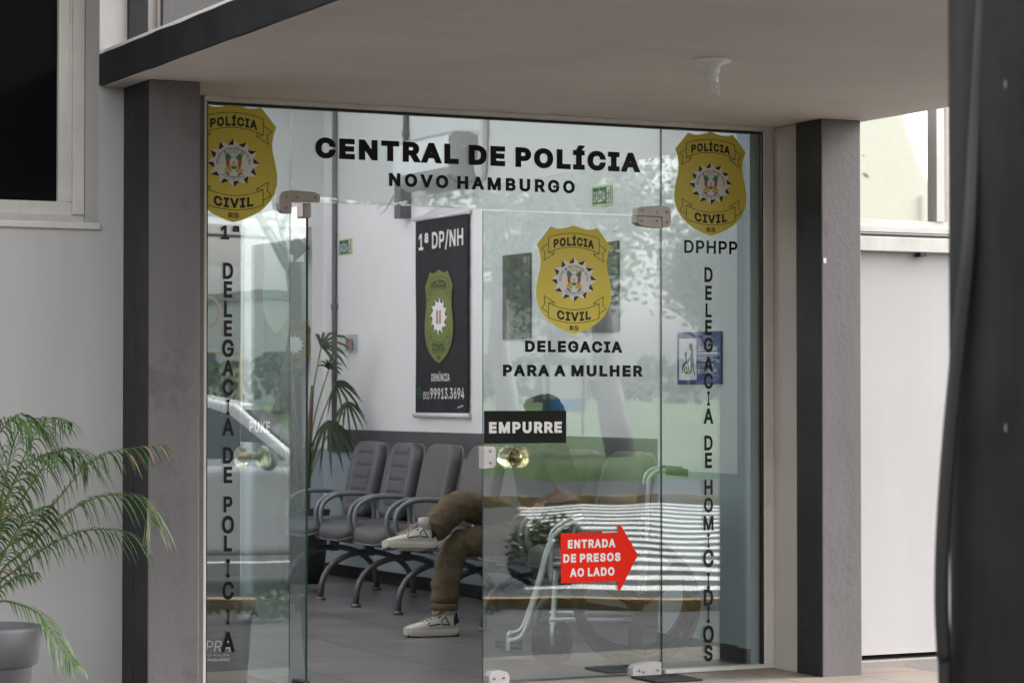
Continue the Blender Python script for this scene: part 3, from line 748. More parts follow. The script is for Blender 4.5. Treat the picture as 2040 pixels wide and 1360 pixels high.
# upper wall above the canopy and pilaster
q = MB(); q.box(-1.415, .06, 2.72, 1.655, .3, 6)
q.build('upper_wall', M['white_wall'], B)
boxo('shaded_upper_panel', M['shaded_wall'], B, -1.64, -.15, 2.735, 1.7, .055, 5.5)  # shade on the upper wall, painted as a grey panel
boxo('pilaster', M['charcoal'], B, -1.785, -.15, 2.70, -1.705, -.119, 5.5)
q = MB()
pp = [(-1.66, -.142, 2.69+i*.2) for i in range(14)]
q.tube(pp, .008, 8); q.build('drain_pipe', M['plinth'], B)

q = MB(); q.box(-9, -1.0, 3.45, 1.7, -.16, 3.6); q.build('added_eave', M['white_wall'], B)  # unseen overhang added to shade the upper wall
# canopy
q = MB()
q.box(-1.885, -4.9, ZS, 1.66, -.001, 2.70)
cn = q.build('canopy', M['soffit'], B, bevel=.004)
q = MB()
nseg = 66
for i in range(nseg):
    y0 = -4.91+i*(4.91-.121)/nseg; y1 = y0+(4.91-.121)/nseg
    d0, d1 = .0045*mnoise.noise((y0*3, 2, 0)), .0045*mnoise.noise((y1*3, 2, 0))
    e0, e1 = .004*mnoise.noise((y0*4, 7, 0)), .004*mnoise.noise((y1*4, 7, 0))
    V = []
    for (y, dd, e) in ((y0, d0, e0), (y1, d1, e1)):
        V += [(-1.905, y, ZS+.004+dd), (-1.8851, y, ZS+.004+dd), (-1.8851, y, ZS+.132+e), (-1.905, y, ZS+.132+e)]
    q.add(V, [(0, 4, 7, 3), (0, 1, 5, 4), (3, 7, 6, 2), (1, 2, 6, 5)], 0)
q.box(-1.905, -4.93, ZS+.004, 1.68, -4.901, 2.71)
q.box(1.661, -4.9, ZS+.006, 1.676, -.26, 2.71)
q.build('fascia', M['charcoal'], cn)

# pillars: two-tone paint, charcoal sides
def pillar(x0, x1, y0, y1, slot):
    q = MB()
    q.box(x0, y0, -.12, x1, y1, ZS)
    o = q.build('pillar', [M['grey_paint'], M['charcoal']], B, bevel=.006)
    for p in o.data.polygons:
        if abs(p.normal.x) > .8: p.material_index = 1
    return o
pillar(-1.80, -1.582, -.45, -.27, True)
q = MB(); q.box(-1.80, -.264, -.12, -1.62, -.121, ZS); q.build('pillar', M['charcoal'], B, bevel=.004)
pr_ = pillar(1.405, 1.622, -.45, -.235, False)
q = MB(); q.box(1.421, -.234, -.12, 1.654, .05, ZS-.001); q.build('reveal', M['cream'], B, bevel=.012)
q = MB(); q.box(-1.62, -.1205, -.12, -1.475, .05, ZS-.001); q.build('reveal', M['cream'], B)
q = MB(); q.box(-1.50, -.028, -.12, -1.4155, .05, ZS-.002); q.build('reveal', M['grey_paint'], B)
# small paper tag stuck on the right pillar
p = at(1643, 519, y=-.4515)
q = MB(); q.box(p.x-.008, -.4535, p.z-.012, p.x+.008, -.4505, p.z+.012)
q.build('paper_tag', M['white_print'], B)

# head and side frame of the glazing
q = MB()
q.box(-1.415, -.03, 2.522, 1.4205, .04, ZS-.001)
q.box(1.368, -.02, .02, 1.4205, .035, 2.522)
q.box(-1.415, -.02, .02, -1.40, .035, 2.522)
q.box(.828, -.025, 0.001, 1.4205, .04, .02)
q.box(-1.415, -.025, 0.001, -1.016, .04, .02)
q.build('glazing_frame', M['alu'], B, bevel=.003)
q = MB()
q.box(-1.40, -.012, 2.512, 1.362, .022, 2.5215); q.box(1.361, -.012, .02, 1.3675, .022, 2.5215); q.box(-1.40, -.012, .02, -1.393, .022, 2.512)
q.build('glazing_seal', M['rubber'], B)

GL = [M['glass'], M['glass_edge']]
def pane(name, x0, x1, z0, z1, parent, y0=0., y1=.010, label=None):
    q = MB(); q.box(x0, y0, z0, x1, y1, z1)
    q.mi[0] = q.mi[1] = q.mi[3] = q.mi[5] = 1
    o = q.build(name, GL, parent, fix=False)
    if label: o['label'] = label
    return o

FAC = lambda lay0=-.0012, d=.0004: (lambda u, v, L=0: (u, lay0-L*d, v))
inside = FAC()
side_l = pane('glass_panel', -1.393, -1.0145, .02, 2.512, B, label='left fixed glass panel with a gold badge and vertical black lettering')
side_r = pane('glass_panel', .8245, 1.361, .02, 2.512, B, label='right fixed glass panel with a gold badge and vertical black lettering')
trans = pane('glass_transom', -1.0105, .8205, 2.112, 2.512, B, label='glass transom over the doors with large black lettering')
door_r = pane('glass_door', -.093, .8185, .008, 2.103, B, label='closed right glass door leaf with a gold badge, red arrow card and push sign')

def X(px, py, y=-.0015): return at(px, py, y=y).x
def Z(px, py, y=-.0015): return at(px, py, y=y).z

def lettering(name, parent, m, items, fn=inside):
    """one flat object per word"""
    for it in items:
        txt, x0, x1, z0, z1 = it[:5]
        kw = it[5] if len(it) > 5 else {}
        ws = txt.split(' ')
        full = text2d(txt, **kw)[2]
        for k, wd in enumerate(ws):
            a = full-text2d(' '.join(ws[k:]), **kw)[2]
            b = text2d(' '.join(ws[:k+1]), **kw)[2]
            q = MB()
            put_text(q, wd, x0+(x1-x0)*a/full, x0+(x1-x0)*b/full, z0, z1, (lambda u, v: fn(u, v, 1)), 0, **kw)
            q.build(name, m, parent, fix=False)

# transom lettering
bold = dict(bold=.038)
lettering('lettering', trans, M['black_vinyl'], [
    ('CENTRAL DE POLÍCIA', X(628, 294), X(1276, 326), Z(640, 315), Z(640, 274), dict(bold=.062, spacing=.98)),
    ('NOVO HAMBURGO', X(775, 357), X(1145, 372), Z(785, 371), Z(785, 345), dict(bold=.05, spacing=1.12))])

def vertical(parent, cx, rows, w):
    q = MB()
    for ch, y0, y1 in rows:
        zt, zb = Z(cx, y0), Z(cx, y1)
        xc = X(cx, (y0+y1)/2)
        v, f, wd = text2d(ch, .034)
        ww = min(wd*(zt-zb)*.80, w)
        if ch == 'I': ww = (zt-zb)*.2
        put_text(q, ch, xc-ww/2, xc+ww/2, zb, zt, lambda u, v: inside(u, v, 1), 0, bold=.034)
    return q.build('lettering', M['black_vinyl'], parent, fix=False)

rows = list(zip('DELEGACIADEPOLÍCIA', [523, 560, 599, 638, 676, 717, 755, 795, 833, 890, 929, 988, 1027, 1066, 1113, 1158, 1213, 1258], [556, 593, 632, 670, 711, 748, 788, 826, 867, 923, 962, 1020, 1062, 1098, 1150, 1193, 1243, 1298]))
for i0, i1 in ((0, 9), (9, 11), (11, 18)): vertical(side_l, 454.5, [('I' if c == 'Í' else c, a, b) for c, a, b in rows[i0:i1]], .064)
lettering('lettering', side_l, M['black_vinyl'], [('1', X(440, 463), X(457, 463), Z(448, 477), Z(448, 449), bold), ('ª', X(463, 455), X(477, 455), Z(470, 470), Z(470, 450), bold)])
rows = list(zip('DELEGACIADEHOMICIDIOS',
    [532, 569, 604, 637, 672, 710, 744, 779, 813, 867, 901, 955, 991, 1027, 1062, 1094, 1140, 1173, 1207, 1245, 1284],
    [562, 598, 632, 667, 701, 739, 774, 808, 844, 897, 932, 985, 1020, 1056, 1090, 1129, 1173, 1206, 1240, 1280, 1316]))
for i0, i1 in ((0, 9), (9, 11), (11, 21)): vertical(side_r, 1411.5, rows[i0:i1], .062)
lettering('lettering', side_r, M['black_vinyl'], [('DPHPP', X(1363, 492), X(1469, 494), Z(1370, 504), Z(1370, 478), dict(bold=.026))])
lettering('lettering', door_r, M['black_vinyl'], [
    ('DELEGACIA', X(1046, 689), X(1240, 691), Z(1050, 701), Z(1050, 678), dict(bold=.055)),
    ('PARA A MULHER', X(1002, 737), X(1281, 739), Z(1005, 749), Z(1005, 726), dict(bold=.055, spacing=1.02))])

def add_badge(parent, cx_px, ytop, ybot, xl, xr, cy, fn=inside):
    q = MB()
    cx = X(cx_px, cy); w = X(xr, cy)-X(xl, cy)
    zt, zb = Z(cx_px, ytop), Z(cx_px, ybot)
    badge(q, fn, cx, zt, w, zt-zb, BI, back=7)
    return q.build('police_badge', BADGE_M, parent, fix=False)
add_badge(side_r, 1416, 263, 470, 1345, 1489, 365)
add_badge(side_l, 465.5, 207, 443, 377, 553, 330)
add_badge(door_r, 1143.5, 449, 666, 1069, 1219, 560)

# push sign and red arrow card on the right door
q = MB()
x0, x1, z0, z1 = X(964, 850)+.001, X(1128, 850), Z(1000, 883), Z(1000, 818)
q.box(x0, -.0022, z0, x1, -.0007, z1)
put_text(q, 'EMPURRE', X(974, 851), X(1119, 852), Z(1000, 862.5), Z(1000, 840), lambda u, v: (u, -.0027, v), 1, bold=.055)
q.build('push_sign', [M['black_vinyl'], M['white_print']], door_r, fix=False)
q = MB()
yo = -.004
XX = lambda px, py: X(px, py, yo)
ZZ = lambda px, py: Z(px, py, yo)
pl = [(1117, 1062), (1233, 1060), (1231, 1045), (1237, 1046), (1271, 1105), (1233, 1180), (1231, 1157), (1118, 1161)]
q.prism([(XX(a, b), ZZ(a, b)) for a, b in pl], yo, yo+.0025, lambda u, v, w: (u, w, v), 0)
for s_, a, b, c_, d in (('ENTRADA', 1131, 1226, 1090.5, 1073.5), ('DE PRESOS', 1122, 1236, 1118.5, 1101.5), ('AO LADO', 1135, 1224, 1147, 1130)):
    put_text(q, s_, XX(a, c_), XX(b, c_), ZZ(1180, c_), ZZ(1180, d), lambda u, v: (u, yo-.0008, v), 1, bold=.052)
q.prism([(XX(a, b), ZZ(a, b)) for a, b in ((1150, 1058), (1200, 1057), (1200, 1063), (1150, 1064))], yo-.0016, yo-.0009, lambda u, v, w: (u, w, v), 2)
q.build('arrow_card', [M['red_sign'], M['white_print'], M['red_back']], door_r, fix=False)

# patch fittings: shape in (x, z), both sides of the glass
def fitting(parent, poly, screws, y0=-.02, y1=.032, m='fitting', name='patch_fitting', r=.006):
    q = MB()
    q.prism([(X(a, b, y0), Z(a, b, y0)) for a, b in poly], y0, y1, lambda u, v, w: (u, w, v), 0)
    ax = Matrix(((1, 0, 0), (0, 0, 1), (0, 1, 0)))
    for (a, b) in screws:
        q.lathe([(r, 0), (r, .002), (r*.7, .003), (0, .003)], (X(a, b, y0), y0-.0015, Z(a, b, y0)), 12, 1, axis=Matrix(((1, 0, 0), (0, 0, -1), (0, 1, 0))))
    return q.build(name, [M[m], M['screw']], parent, bevel=.004, seg=3)

fitting(trans, [(563, 382), (572, 379.5), (590, 379), (628, 383), (637, 388), (638, 402), (581, 402), (581, 425), (566, 424), (559, 417), (556, 404), (557, 390)],
        [(570, 391), (592, 393), (628, 393.5), (570, 414)])
fitting(trans, [(1273, 413), (1290, 411), (1318, 409), (1331, 411), (1336, 418), (1337, 434), (1336, 448), (1331, 453), (1319.6, 453), (1319.6, 432), (1270, 429.4), (1270.5, 418)],
        [(1280, 420), (1310.5, 423), (1329, 422.5), (1329, 443.5)])
fitting(door_r, [(1270, 431.0), (1318, 433.4), (1318, 454), (1300, 452.5), (1278, 449), (1269, 443)], [(1279, 440), (1309, 440)])
fitting(door_r, [(1318, 1318), (1318, 1344), (1261, 1349), (1261, 1331), (1266, 1325), (1290, 1320)], [(1273, 1335), (1282, 1338), (1310, 1334)], m='fitting_white')
fitting(door_r, [(975, 1346), (979, 1338), (1000, 1335), (1011, 1338), (1015, 1345), (1015, 1372), (975, 1376)], [(985, 1351), (1004, 1349)], m='fitting_white')
fitting(door_r, [(964, 888.5), (984, 889), (988, 894), (988, 926), (984, 931), (964, 933)], [(977, 898), (977, 921)], m='fitting_white', name='lock_plate')

# glass knobs
def knob(parent, c, nrm, name='door_knob'):
    n = Vector(nrm).normalized()
    rot = n.to_track_quat('Z', 'Y').to_matrix()
    q = MB()
    prof = [(.012, 0), (.012, .018), (.03, .024), (.045, .034), (.052, .046), (.052, .054), (.047, .064), (.036, .071), (.02, .074), (0, .0745)]
    q.lathe(prof, c, 28, 0, axis=rot)
    o = q.build(name, [M['knob']], parent)
    q = MB()
    q.lathe([(.022, .001), (.024, .006), (.014, .009), (.010, .030), (.018, .036), (.012, .042), (0, .0425)], c, 20, 0, axis=rot)
    q.build(name+'_core', [M['knob_in']], parent)
    return o
kp = at(1024, 911, y=0)
knob(door_r, (kp.x, -.0005, kp.z), (0, -1, 0)); knob(door_r, (kp.x, .0105, kp.z), (0, 1, 0))

# open left leaf: plane x = -.938, from y = .02 to .80
XD = -.938
q = MB(); q.box(XD-.005, .0, .008, XD+.005, .80, 2.103)
q.mi = [1, 1, 1, 0, 2, 0]
door_l = q.build('glass_door', GL+[M['glass_edge_light']], B, fix=False)
door_l['label'] = 'open left glass door leaf swung into the lobby, its lettering seen mirrored'
outf = lambda u, v, L=0: (XD+.0058+L*.0005, u, v)
q = MB()
badge(q, outf, .379, 2.03, .33, .475, BI, back=7)
q.build('police_badge', BADGE_M, door_l, fix=False)
lettering('lettering', door_l, M['black_vinyl'], [('DPPA', .25, .46, 1.465, 1.53, dict(bold=.02)), ('PLANTÃO 24h', .08, .615, 1.365, 1.43, dict(bold=.02)), ('PLANTÃO 24h', .08, .615, .51, .575, dict(bold=.02))], outf)
inf = lambda u, v, L=0: (XD-.0058-L*.0005, u, v)
q = MB()
q.sheet([(.30, 1.068), (.795, 1.068), (.795, 1.215), (.30, 1.215)], lambda u, v: inf(u, v, 0), 0)
put_text(q, 'PUXE', .68, .42, 1.115, 1.165, lambda u, v: inf(u, v, 1), 1, bold=.035)
q.build('pull_sign', [M['puxe_back'], M['white_print']], door_l, fix=False)
knob(door_l, (XD-.0055, .655, 1.0), (-1, 0, 0)); knob(door_l, (XD+.0055, .655, 1.0), (1, 0, 0))
q = MB(); q.box(XD-.02, -.005, 2.045, XD+.02, .075, 2.108); q.build('patch_fitting', M['fitting'], door_l, bevel=.008, seg=3)
q = MB(); q.box(XD-.02, -.005, .004, XD+.02, .12, .055); q.build('patch_fitting', M['rubber'], door_l, bevel=.006)
q = MB(); q.box(XD-.018, .73, .01, XD+.018, .81, .06); q.build('patch_fitting', M['fitting_white'], door_l, bevel=.006)

# lobby shell
XW, YB, ZC = 1.95, 6.85, 3.6
q = MB()
q.box(XW, 1.0, .9, XW+.2, YB, ZC, 0); q.box(XW, 1.0, -.1, XW+.2, YB, .9, 1)
q.box(-2.9, YB, .9, 1.0, YB+.2, ZC, 0); q.box(-2.9, YB, -.1, 1.0, YB+.2, .9, 1)
q.box(1.86, YB, .9, XW+.2, YB+.2, ZC, 0); q.box(1.86, YB, -.1, XW+.2, YB+.2, .9, 1)
q.box(1.0, YB, 2.5, 1.86, YB+.2, ZC, 0)
q.box(-2.9, .31, .9, -2.7, YB, ZC, 0); q.box(-2.9, .31, -.1, -2.7, YB, .9, 1)
q.box(-2.7, .301, .0, -1.903, .5, ZC, 0)
q.build('lobby_wall', [M['lobby_white'], M['lobby_blue']], B)
# pier next to the right panel
q = MB()
q.box(1.375, .17, .905, XW+.2, .999, ZC, 0); q.box(1.375, .17, .0, XW+.2, .999, .905, 1)
q.box(1.335, .051, 0, XW+.2, .169, ZC, 1)
q.build('lobby_pier', [M['lobby_white'], M['lobby_blue']], B)
q = MB()
q.box(1.36, .17, 0, 1.374, 1.0, .085); q.box(1.32, .051, 0, 1.334, .169, .085)
q.box(XW-.014, 1.0, 0, XW-.001, YB-.001, .085); q.box(-2.7, YB-.014, 0, XW-.0145, YB-.001, .085)
q.build('skirting', M['base'], B)
q = MB(); q.box(XW-.022, 1.001, .885, XW-.001, YB-.12, 1.043)
q.build('chair_rail', M['rail'], B, bevel=.003)
q = MB(); q.box(-2.699, 2.9, 0, -2.66, 5.2, 2.25); q.build('added_dark_panel', M['door_grey'], B)  # unseen dark panel added to dim what the open leaf reflects
# corridor behind the opening in the back wall
q = MB(); q.box(.8, YB+1.6, -.1, 2.2, YB+1.75, 2.6, 0); q.box(.8, YB+.2, -.14, 2.2, YB+1.6, 0, 1); q.box(.7, YB+.2, 0, .8, YB+1.75, 2.6, 0); q.box(2.15, YB+.2, 0, 2.3, YB+1.75, 2.6, 0)
q.build('corridor_wall', [M['lobby_white'], M['lobby_floor']], B)
q = MB(); q.box(1.02, YB+.03, 0, 1.63, YB+.07, 2.2)
bd = q.build('back_door', M['door_grey'], B, bevel=.004)
bd['label'] = 'grey inner door at the back of the lobby'
q = MB(); q.box(1.50, YB+.002, 1.45, 1.59, YB+.03, 1.85); q.build('door_window', M['win_dark'], bd)
# ceiling with an unseen roof opening, added to light the lobby
q = MB()
q.box(-2.9, .06, ZC, XW+.2, .9, ZC+.15); q.box(-2.9, 6.3, ZC, XW+.2, YB+.2, ZC+.15); q.box(-2.9, .9, ZC, -2.3, 6.3, ZC+.15); q.box(1.5, .9, ZC, XW+.2, 6.3, ZC+.15)
q.box(.8, YB+.2, 2.6, 2.2, YB+1.75, 2.7)
q.build('ceiling', M['lobby_white'], B)
q = MB()
for yy in (.9, 2.2, 3.55, 4.9, 6.24): q.box(-2.3, yy, ZC+.152, 1.5, yy+.06, ZC+.2)
q.build('added_roof_light', M['alu'], B)

# ================================================================== LOBBY THINGS
# wall banner: surface x = XW-.02, text runs from y=5.22 (left) to 4.38 (right)
XB = 1.928
by0, by1, bz0, bz1 = 5.19, 4.385, 1.165, 2.44
bn = thing('wall_banner', 'black hanging banner with an olive badge and a phone number on the lobby wall', 'banner', (XB, 4.79, 1.165))
inv = Matrix.Translation((-XB, -4.79, -1.165))
q = MB()
V, Fc = [], []
for i in range(13):
    for j in range(17):
        y = by0+(by1-by0)*i/12; z = bz0+(bz1-bz0)*j/16
        V.append((XB+.004*sin(i*.7+j*.3)*(1-abs(j/8-1)), y, z))
for i in range(12):
    for j in range(16):
        Fc.append((i*17+j, i*17+j+1, (i+1)*17+j+1, (i+1)*17+j))
q.add(V, Fc, 0, True)
V = [(v[0]+.003, v[1], v[2]) for v in V]
q.add(V, [f[::-1] for f in Fc], 0, True)
q.build('banner_cloth', M['banner'], bn, xf=inv, fix=False)
for zz in (bz0-.012, bz1+.012):
    q = MB(); q.tube([(XB-.002, by0+.02, zz), (XB-.002, by1-.02, zz)], .016, 12)
    q.build('banner_rod', M['rod'], bn, xf=inv)
q = MB(); q.tube([(XB-.002, by0-.02, bz1+.02), (XB+.012, 4.79, bz1+.075), (XB-.002, by1+.02, bz1+.02)], .0025, 6)
q.build('hanging_cord', M['rod'], bn, xf=inv)
bf = lambda u, v, L=0: (XB-.006-L*.0005, u, v)
q = MB()
W_ = abs(by0-by1)
yu = lambda t: by0+(by1-by0)*t
zu = lambda t: bz1+(bz0-bz1)*t
badge(q, bf, yu(.47), zu(.265), .44, .61, (0, 1, 2, 3, 4, 5, 6), flip=-1, fine=False)
for sg in (-1, 1):
    q.sheet([(yu(.47)+sg*.035, zu(.47)), (yu(.47)+sg*.01, zu(.475)), (yu(.47)+sg*.01, zu(.545)), (yu(.47)+sg*.035, zu(.54))], lambda u, v: bf(u, v, 3), 3 if sg > 0 else 4)
put_text(q, '1ª DP/NH', yu(.08), yu(.93), zu(.155), zu(.07), lambda u, v: bf(u, v, 1), 2, bold=.025)
put_text(q, 'DENÚNCIA', yu(.33), yu(.68), zu(.835), zu(.797), lambda u, v: bf(u, v, 1), 2, bold=.02)
put_text(q, '(51)', yu(.17), yu(.29), zu(.925), zu(.89), lambda u, v: bf(u, v, 1), 2, bold=.012)
put_text(q, '99913.3694', yu(.31), yu(.95), zu(.925), zu(.87), lambda u, v: bf(u, v, 1), 2, bold=.02)
q.stroke([(yu(.83+.01*i), zu(.972-.006*(i % 2)-.001*i)) for i in range(11)], .006, lambda u, v: bf(u, v, 1), 2)
ri = [(yu(.09)+.03*cos(a*pi/10), zu(.895)+.034*sin(a*pi/10)) for a in range(21)]
q.stroke(ri, .006, lambda u, v: bf(u, v, 1), 3)
q.stroke([(yu(.09)+.012, zu(.895)+.012), (yu(.09)+.006, zu(.895)-.006), (yu(.09)-.012, zu(.895)-.012)], .008, lambda u, v: bf(u, v, 1), 3)
bm_ = list(BADGE_M); bm_[0] = M['olive']
q.build('banner_print', bm_, bn, xf=inv, fix=False)

# exit signs 24 x 12 cm
def exit_sign(yc, zc, label):
    o = thing('exit_sign', label, 'sign', (XW-.004, yc, zc), 'green exit signs on the lobby wall')
    q = MB(); q.box(-.004, -.12, -.06, .003, .12, .06); q.build('sign_border', M['exit_border'], o)
    f = lambda u, v, L=0: (-.0048-L*.0006, -u, v)
    q = MB()
    q.sheet([(-.108, -.048), (.108, -.048), (.108, .048), (-.108, .048)], lambda u, v: f(u, v, 0), 0)
    put_text(q, 'SAÍDA', -.1, .045, -.034, .026, lambda u, v: f(u, v, 1), 1, bold=.01)
    q.sheet([(.062, -.042), (.1, -.042), (.1, .042), (.062, .042)], lambda u, v: f(u, v, 1), 1)
    q.sheet([(.078, .022), (.088, .022), (.088, .034), (.078, .034)], lambda u, v: f(u, v, 2), 0)
    q.stroke([(.083, .018), (.08, -.008), (.09, -.02), (.086, -.036)], .008, lambda u, v: f(u, v, 2), 0)
    q.stroke([(.08, -.008), (.072, -.024), (.066, -.026)], .007, lambda u, v: f(u, v, 2), 0)
    q.stroke([(.07, .006), (.083, .014), (.095, .002)], .006, lambda u, v: f(u, v, 2), 0)
    q.build('sign_print', [M['exit_green'], M['white_print']], o, fix=False)
exit_sign(6.43, 2.335, 'green exit sign on white wall left of the black banner')
exit_sign(2.63, 2.43, 'green exit sign high on white wall behind the transom glass')

# dark plaques with engraved lines
def plaque(y0, y1, z0, z1, label):
    o = thing('wall_plaque', label, 'plaque', (XW-.006, (y0+y1)/2, z0), 'dark plaques on the lobby wall')
    w, h = abs(y0-y1), z1-z0
    q = MB(); q.box(-.008, -w/2, 0, .005, w/2, h); q.build('plaque_board', M['plaque'], o, bevel=.002)
    f = lambda u, v, L=0: (-.0088-L*.0006, -u, v)
    q = MB()
    rr = random.Random(int(y0*100))
    for k in range(4):
        ll = rr.uniform(.2, .3)*w
        q.stroke([(-ll, h*(.93-.03*k)), (ll, h*(.93-.03*k))], .004, lambda u, v: f(u, v), 0)
    for k in range(26):
        ll = rr.uniform(.03, .16)*w
        q.stroke([(-ll, h*(.74-.024*k)), (ll, h*(.74-.024*k))], .005, lambda u, v: f(u, v), 0)
    for i in range(12):
        a = i*pi/6
        q.sheet([(w*.33+.012*cos(a-.26), h*.92+.012*sin(a-.26)), (w*.33+.022*cos(a), h*.92+.022*sin(a)), (w*.33+.012*cos(a+.26), h*.92+.012*sin(a+.26))], lambda u, v: f(u, v), 1)
    q.sheet([(-w*.36, h*.87), (-w*.3, h*.87), (-w*.3, h*.95), (-w*.36, h*.95)], lambda u, v: f(u, v), 2)
    q.build('engraving', [M['plaque_text'], M['white_print'], M['olive']], o, fix=False)
plaque(3.905, 3.53, 1.628, 2.148, 'narrow dark engraved plaque on the lobby wall left of the door badge')
plaque(2.86, 2.43, 1.645, 2.16, 'dark wall plaque half hidden behind the gold badge of the closed door')

# blue information sign on the pier
o = thing('accessibility_sign', 'navy blue sign with a white wheelchair pictogram on lobby pier', 'sign', (1.372, .578, 1.335))
q = MB(); q.box(-.006, -.211, 0, .002, .211, .258); q.build('sign_board', M['blue_sign'], o, bevel=.002)
f = lambda u, v, L=0: (-.0068-L*.0006, -u, v)
q = MB()
q.sheet([(-.19, .022), (-.02, .022), (-.02, .228), (-.19, .228)], lambda u, v: f(u, v, 0), 0)
def ell(cx, cy, rx, ry, n=18): return [(cx+rx*cos(2*pi*i/n), cy+ry*sin(2*pi*i/n)) for i in range(n)]
L1 = lambda u, v: f(u, v, 1)
q.sheet(ell(-.074, .185, .014, .019), L1, 1); q.stroke([(-.066, .178), (-.058, .165), (-.06, .155)], .012, L1, 1)
q.sheet([(-.07, .165), (-.056, .165), (-.04, .09), (-.078, .09)], L1, 1)
q.stroke([(-.066, .09), (-.07, .066), (-.088, .056)], .009, L1, 1); q.stroke([(-.054, .09), (-.046, .064), (-.036, .05)], .009, L1, 1)
q.stroke([(-.068, .15), (-.083, .126), (-.098, .122)], .008, L1, 1)
q.sheet(ell(-.124, .15, .012, .016), L1, 1); q.stroke([(-.122, .135), (-.118, .112), (-.1, .112)], .014, L1, 1)
q.stroke([(-.115, .108), (-.145, .1), (-.155, .085), (-.16, .06)], .01, L1, 1)
q.stroke([(-.119+.021*cos(i*pi/9), .083+.028*sin(i*pi/9)) for i in range(19)], .007, L1, 1)
q.sheet(ell(-.119, .083, .005, .007), L1, 1)
put_text(q, 'USO INTERNO', -.006, .178, .165, .186, L1, 0, bold=.02)
q.stroke([(-.006, .152), (.178, .152)], .003, L1, 0)
put_text(q, 'PESSOAS COM', -.006, .145, .112, .13, L1, 0, bold=.015)
put_text(q, 'DIFICULDADE', -.006, .145, .084, .102, L1, 0, bold=.015)
put_text(q, 'DE LOCOMOÇÃO.', -.006, .182, .056, .074, L1, 0, bold=.015)
q.build('sign_print', [M['white_print'], M['blue_sign']], o, fix=False)

# arrow sign and badge poster seen at the back
def backy(px, py): return at(px, py, y=YB-.02)
p0, p1 = backy(556, 465), backy(606, 522)
q = MB(); q.box(p0.x, YB-.016, p1.z, p1.x, YB-.002, p0.z, 0)
cxa, cza = (backy(589, 497)).x, (p0.z+p1.z)/2
q.sheet([(cxa-.02, cza-.11), (cxa+.11, cza), (cxa-.02, cza+.11)], lambda u, v: (u, YB-.0168, v), 1)
q.sheet([(cxa-.16, cza-.05), (cxa-.02, cza-.05), (cxa-.02, cza+.05), (cxa-.16, cza+.05)], lambda u, v: (u, YB-.0168, v), 1)
tag(q.build('arrow_sign', [M['white_print'], M['black_print']], None, fix=False), 'white paper with a black right arrow above the inner door', 'sign')
p0, p1 = backy(570, 636), backy(612, 705)
q = MB()
badge(q, lambda u, v, L=0: (u, YB+.026-L*.0006, v), (p0.x+p1.x)/2, p0.z, .26, .36, BI, back=7, fine=False)
tag(q.build('badge_poster', [mat('darker gold print', (.20, .17, .04), .6)]+BADGE_M[1:], None, fix=False), 'small gold badge poster on the grey inner door', 'poster')  # gold is darker here than on the door badges

# air conditioner
ac = thing('air_conditioner', 'white split air conditioner high on the lobby wall behind the lettering', 'air conditioner', (1.948, 4.70, 2.62))
prof = [(0, .02), (0, .31), (-.05, .335), (-.16, .335), (-.195, .31), (-.2, .24), (-.205, .1), (-.19, .06), (-.12, .01)]
q = MB()
ya, yb = -.42, .42
q.prism(prof, ya, yb, lambda u, v, w: (u, w, v), 0)
q.build('casing', M['ac_grey'], ac, bevel=.012, seg=3)
q = MB(); q.prism([(-.2015, .098), (-.199, .30), (-.205, .305), (-.211, .24), (-.214, .1)], ya+.0, yb, lambda u, v, w: (u, w, v), 0)
q.build('front_panel', M['ac_white'], ac, bevel=.004)
q = MB(); q.prism([(-.19, .055), (-.125, .004), (-.135, -.004), (-.2, .048)], ya+.05, yb-.05, lambda u, v, w: (u, w, v), 0)
q.build('vent_flap', M['ac_grey'], ac, bevel=.003)
q = MB(); q.prism([(-.185, .09), (-.125, .012), (-.120, .02), (-.18, .095)], ya+.045, yb-.045, lambda u, v, w: (u, w, v), 0); q.build('vent_slot', M['ac_dark'], ac)
q = MB()
fs = lambda u, v: (u, ya-.0135, v)
q.sheet([(-.115, .17), (-.085, .17), (-.085, .24), (-.115, .24)], fs, 0)
q.sheet([(-.072, .12), (-.03, .12), (-.03, .245), (-.072, .245)], fs, 1)
for k in range(6): q.stroke([(-.112, .178+.01*k), (-.088, .178+.01*k)], .004, lambda u, v: (u, ya-.0142, v), 2)
q.build('data_label', [M['white_print'], M['ac_grey'], M['ac_dark']], ac, fix=False)
q = MB(); q.tube(smooth_path([(1.93, 4.24, 2.74), (1.925, 4.18, 2.66), (1.92, 4.15, 2.85), (1.925, 4.15, 3.2), (1.925, 4.15, 3.6)]), .03, 10)
tag(q.build('pipe_cover', M['white_pipe']), 'white pipe running up the wall right of the air conditioner', 'pipe')
q = MB(); q.tube([(1.93, 6.60, z) for z in (.95, 2.1, 2.101, 3.6)], .019, 10); q.tube([(1.93, 6.60, 2.66), (1.93, 6.60, 2.70)], .026, 10); q.tube([(1.93, 6.60, 1.9), (1.93, 6.60, 1.94)], .026, 10)
tag(q.build('conduit', M['conduit']), 'long grey conduit down the wall in the far corner of the lobby', 'conduit', 'grey conduits on the lobby wall')
q = MB(); q.tube([(1.93, 5.36, z) for z in (2.75, 3.6)], .019, 10); q.tube([(1.93, 5.36, 3.02), (1.93, 5.36, 3.06)], .026, 10)
q.box(1.87, 5.31, 2.47, 1.948, 5.41, 2.75)
tag(q.build('conduit', M['conduit']), 'short grey conduit and junction box behind the left end of air conditioner', 'conduit', 'grey conduits on the lobby wall')
q = MB(); q.tube(smooth_path([(1.8, 5.25, 2.62), (1.8, 5.4, 2.53), (1.84, 5.58, 2.52), (1.84, 5.62, 2.56), (1.86, 5.5, 2.58), (1.87, 5.36, 2.56)]), .008, 8)
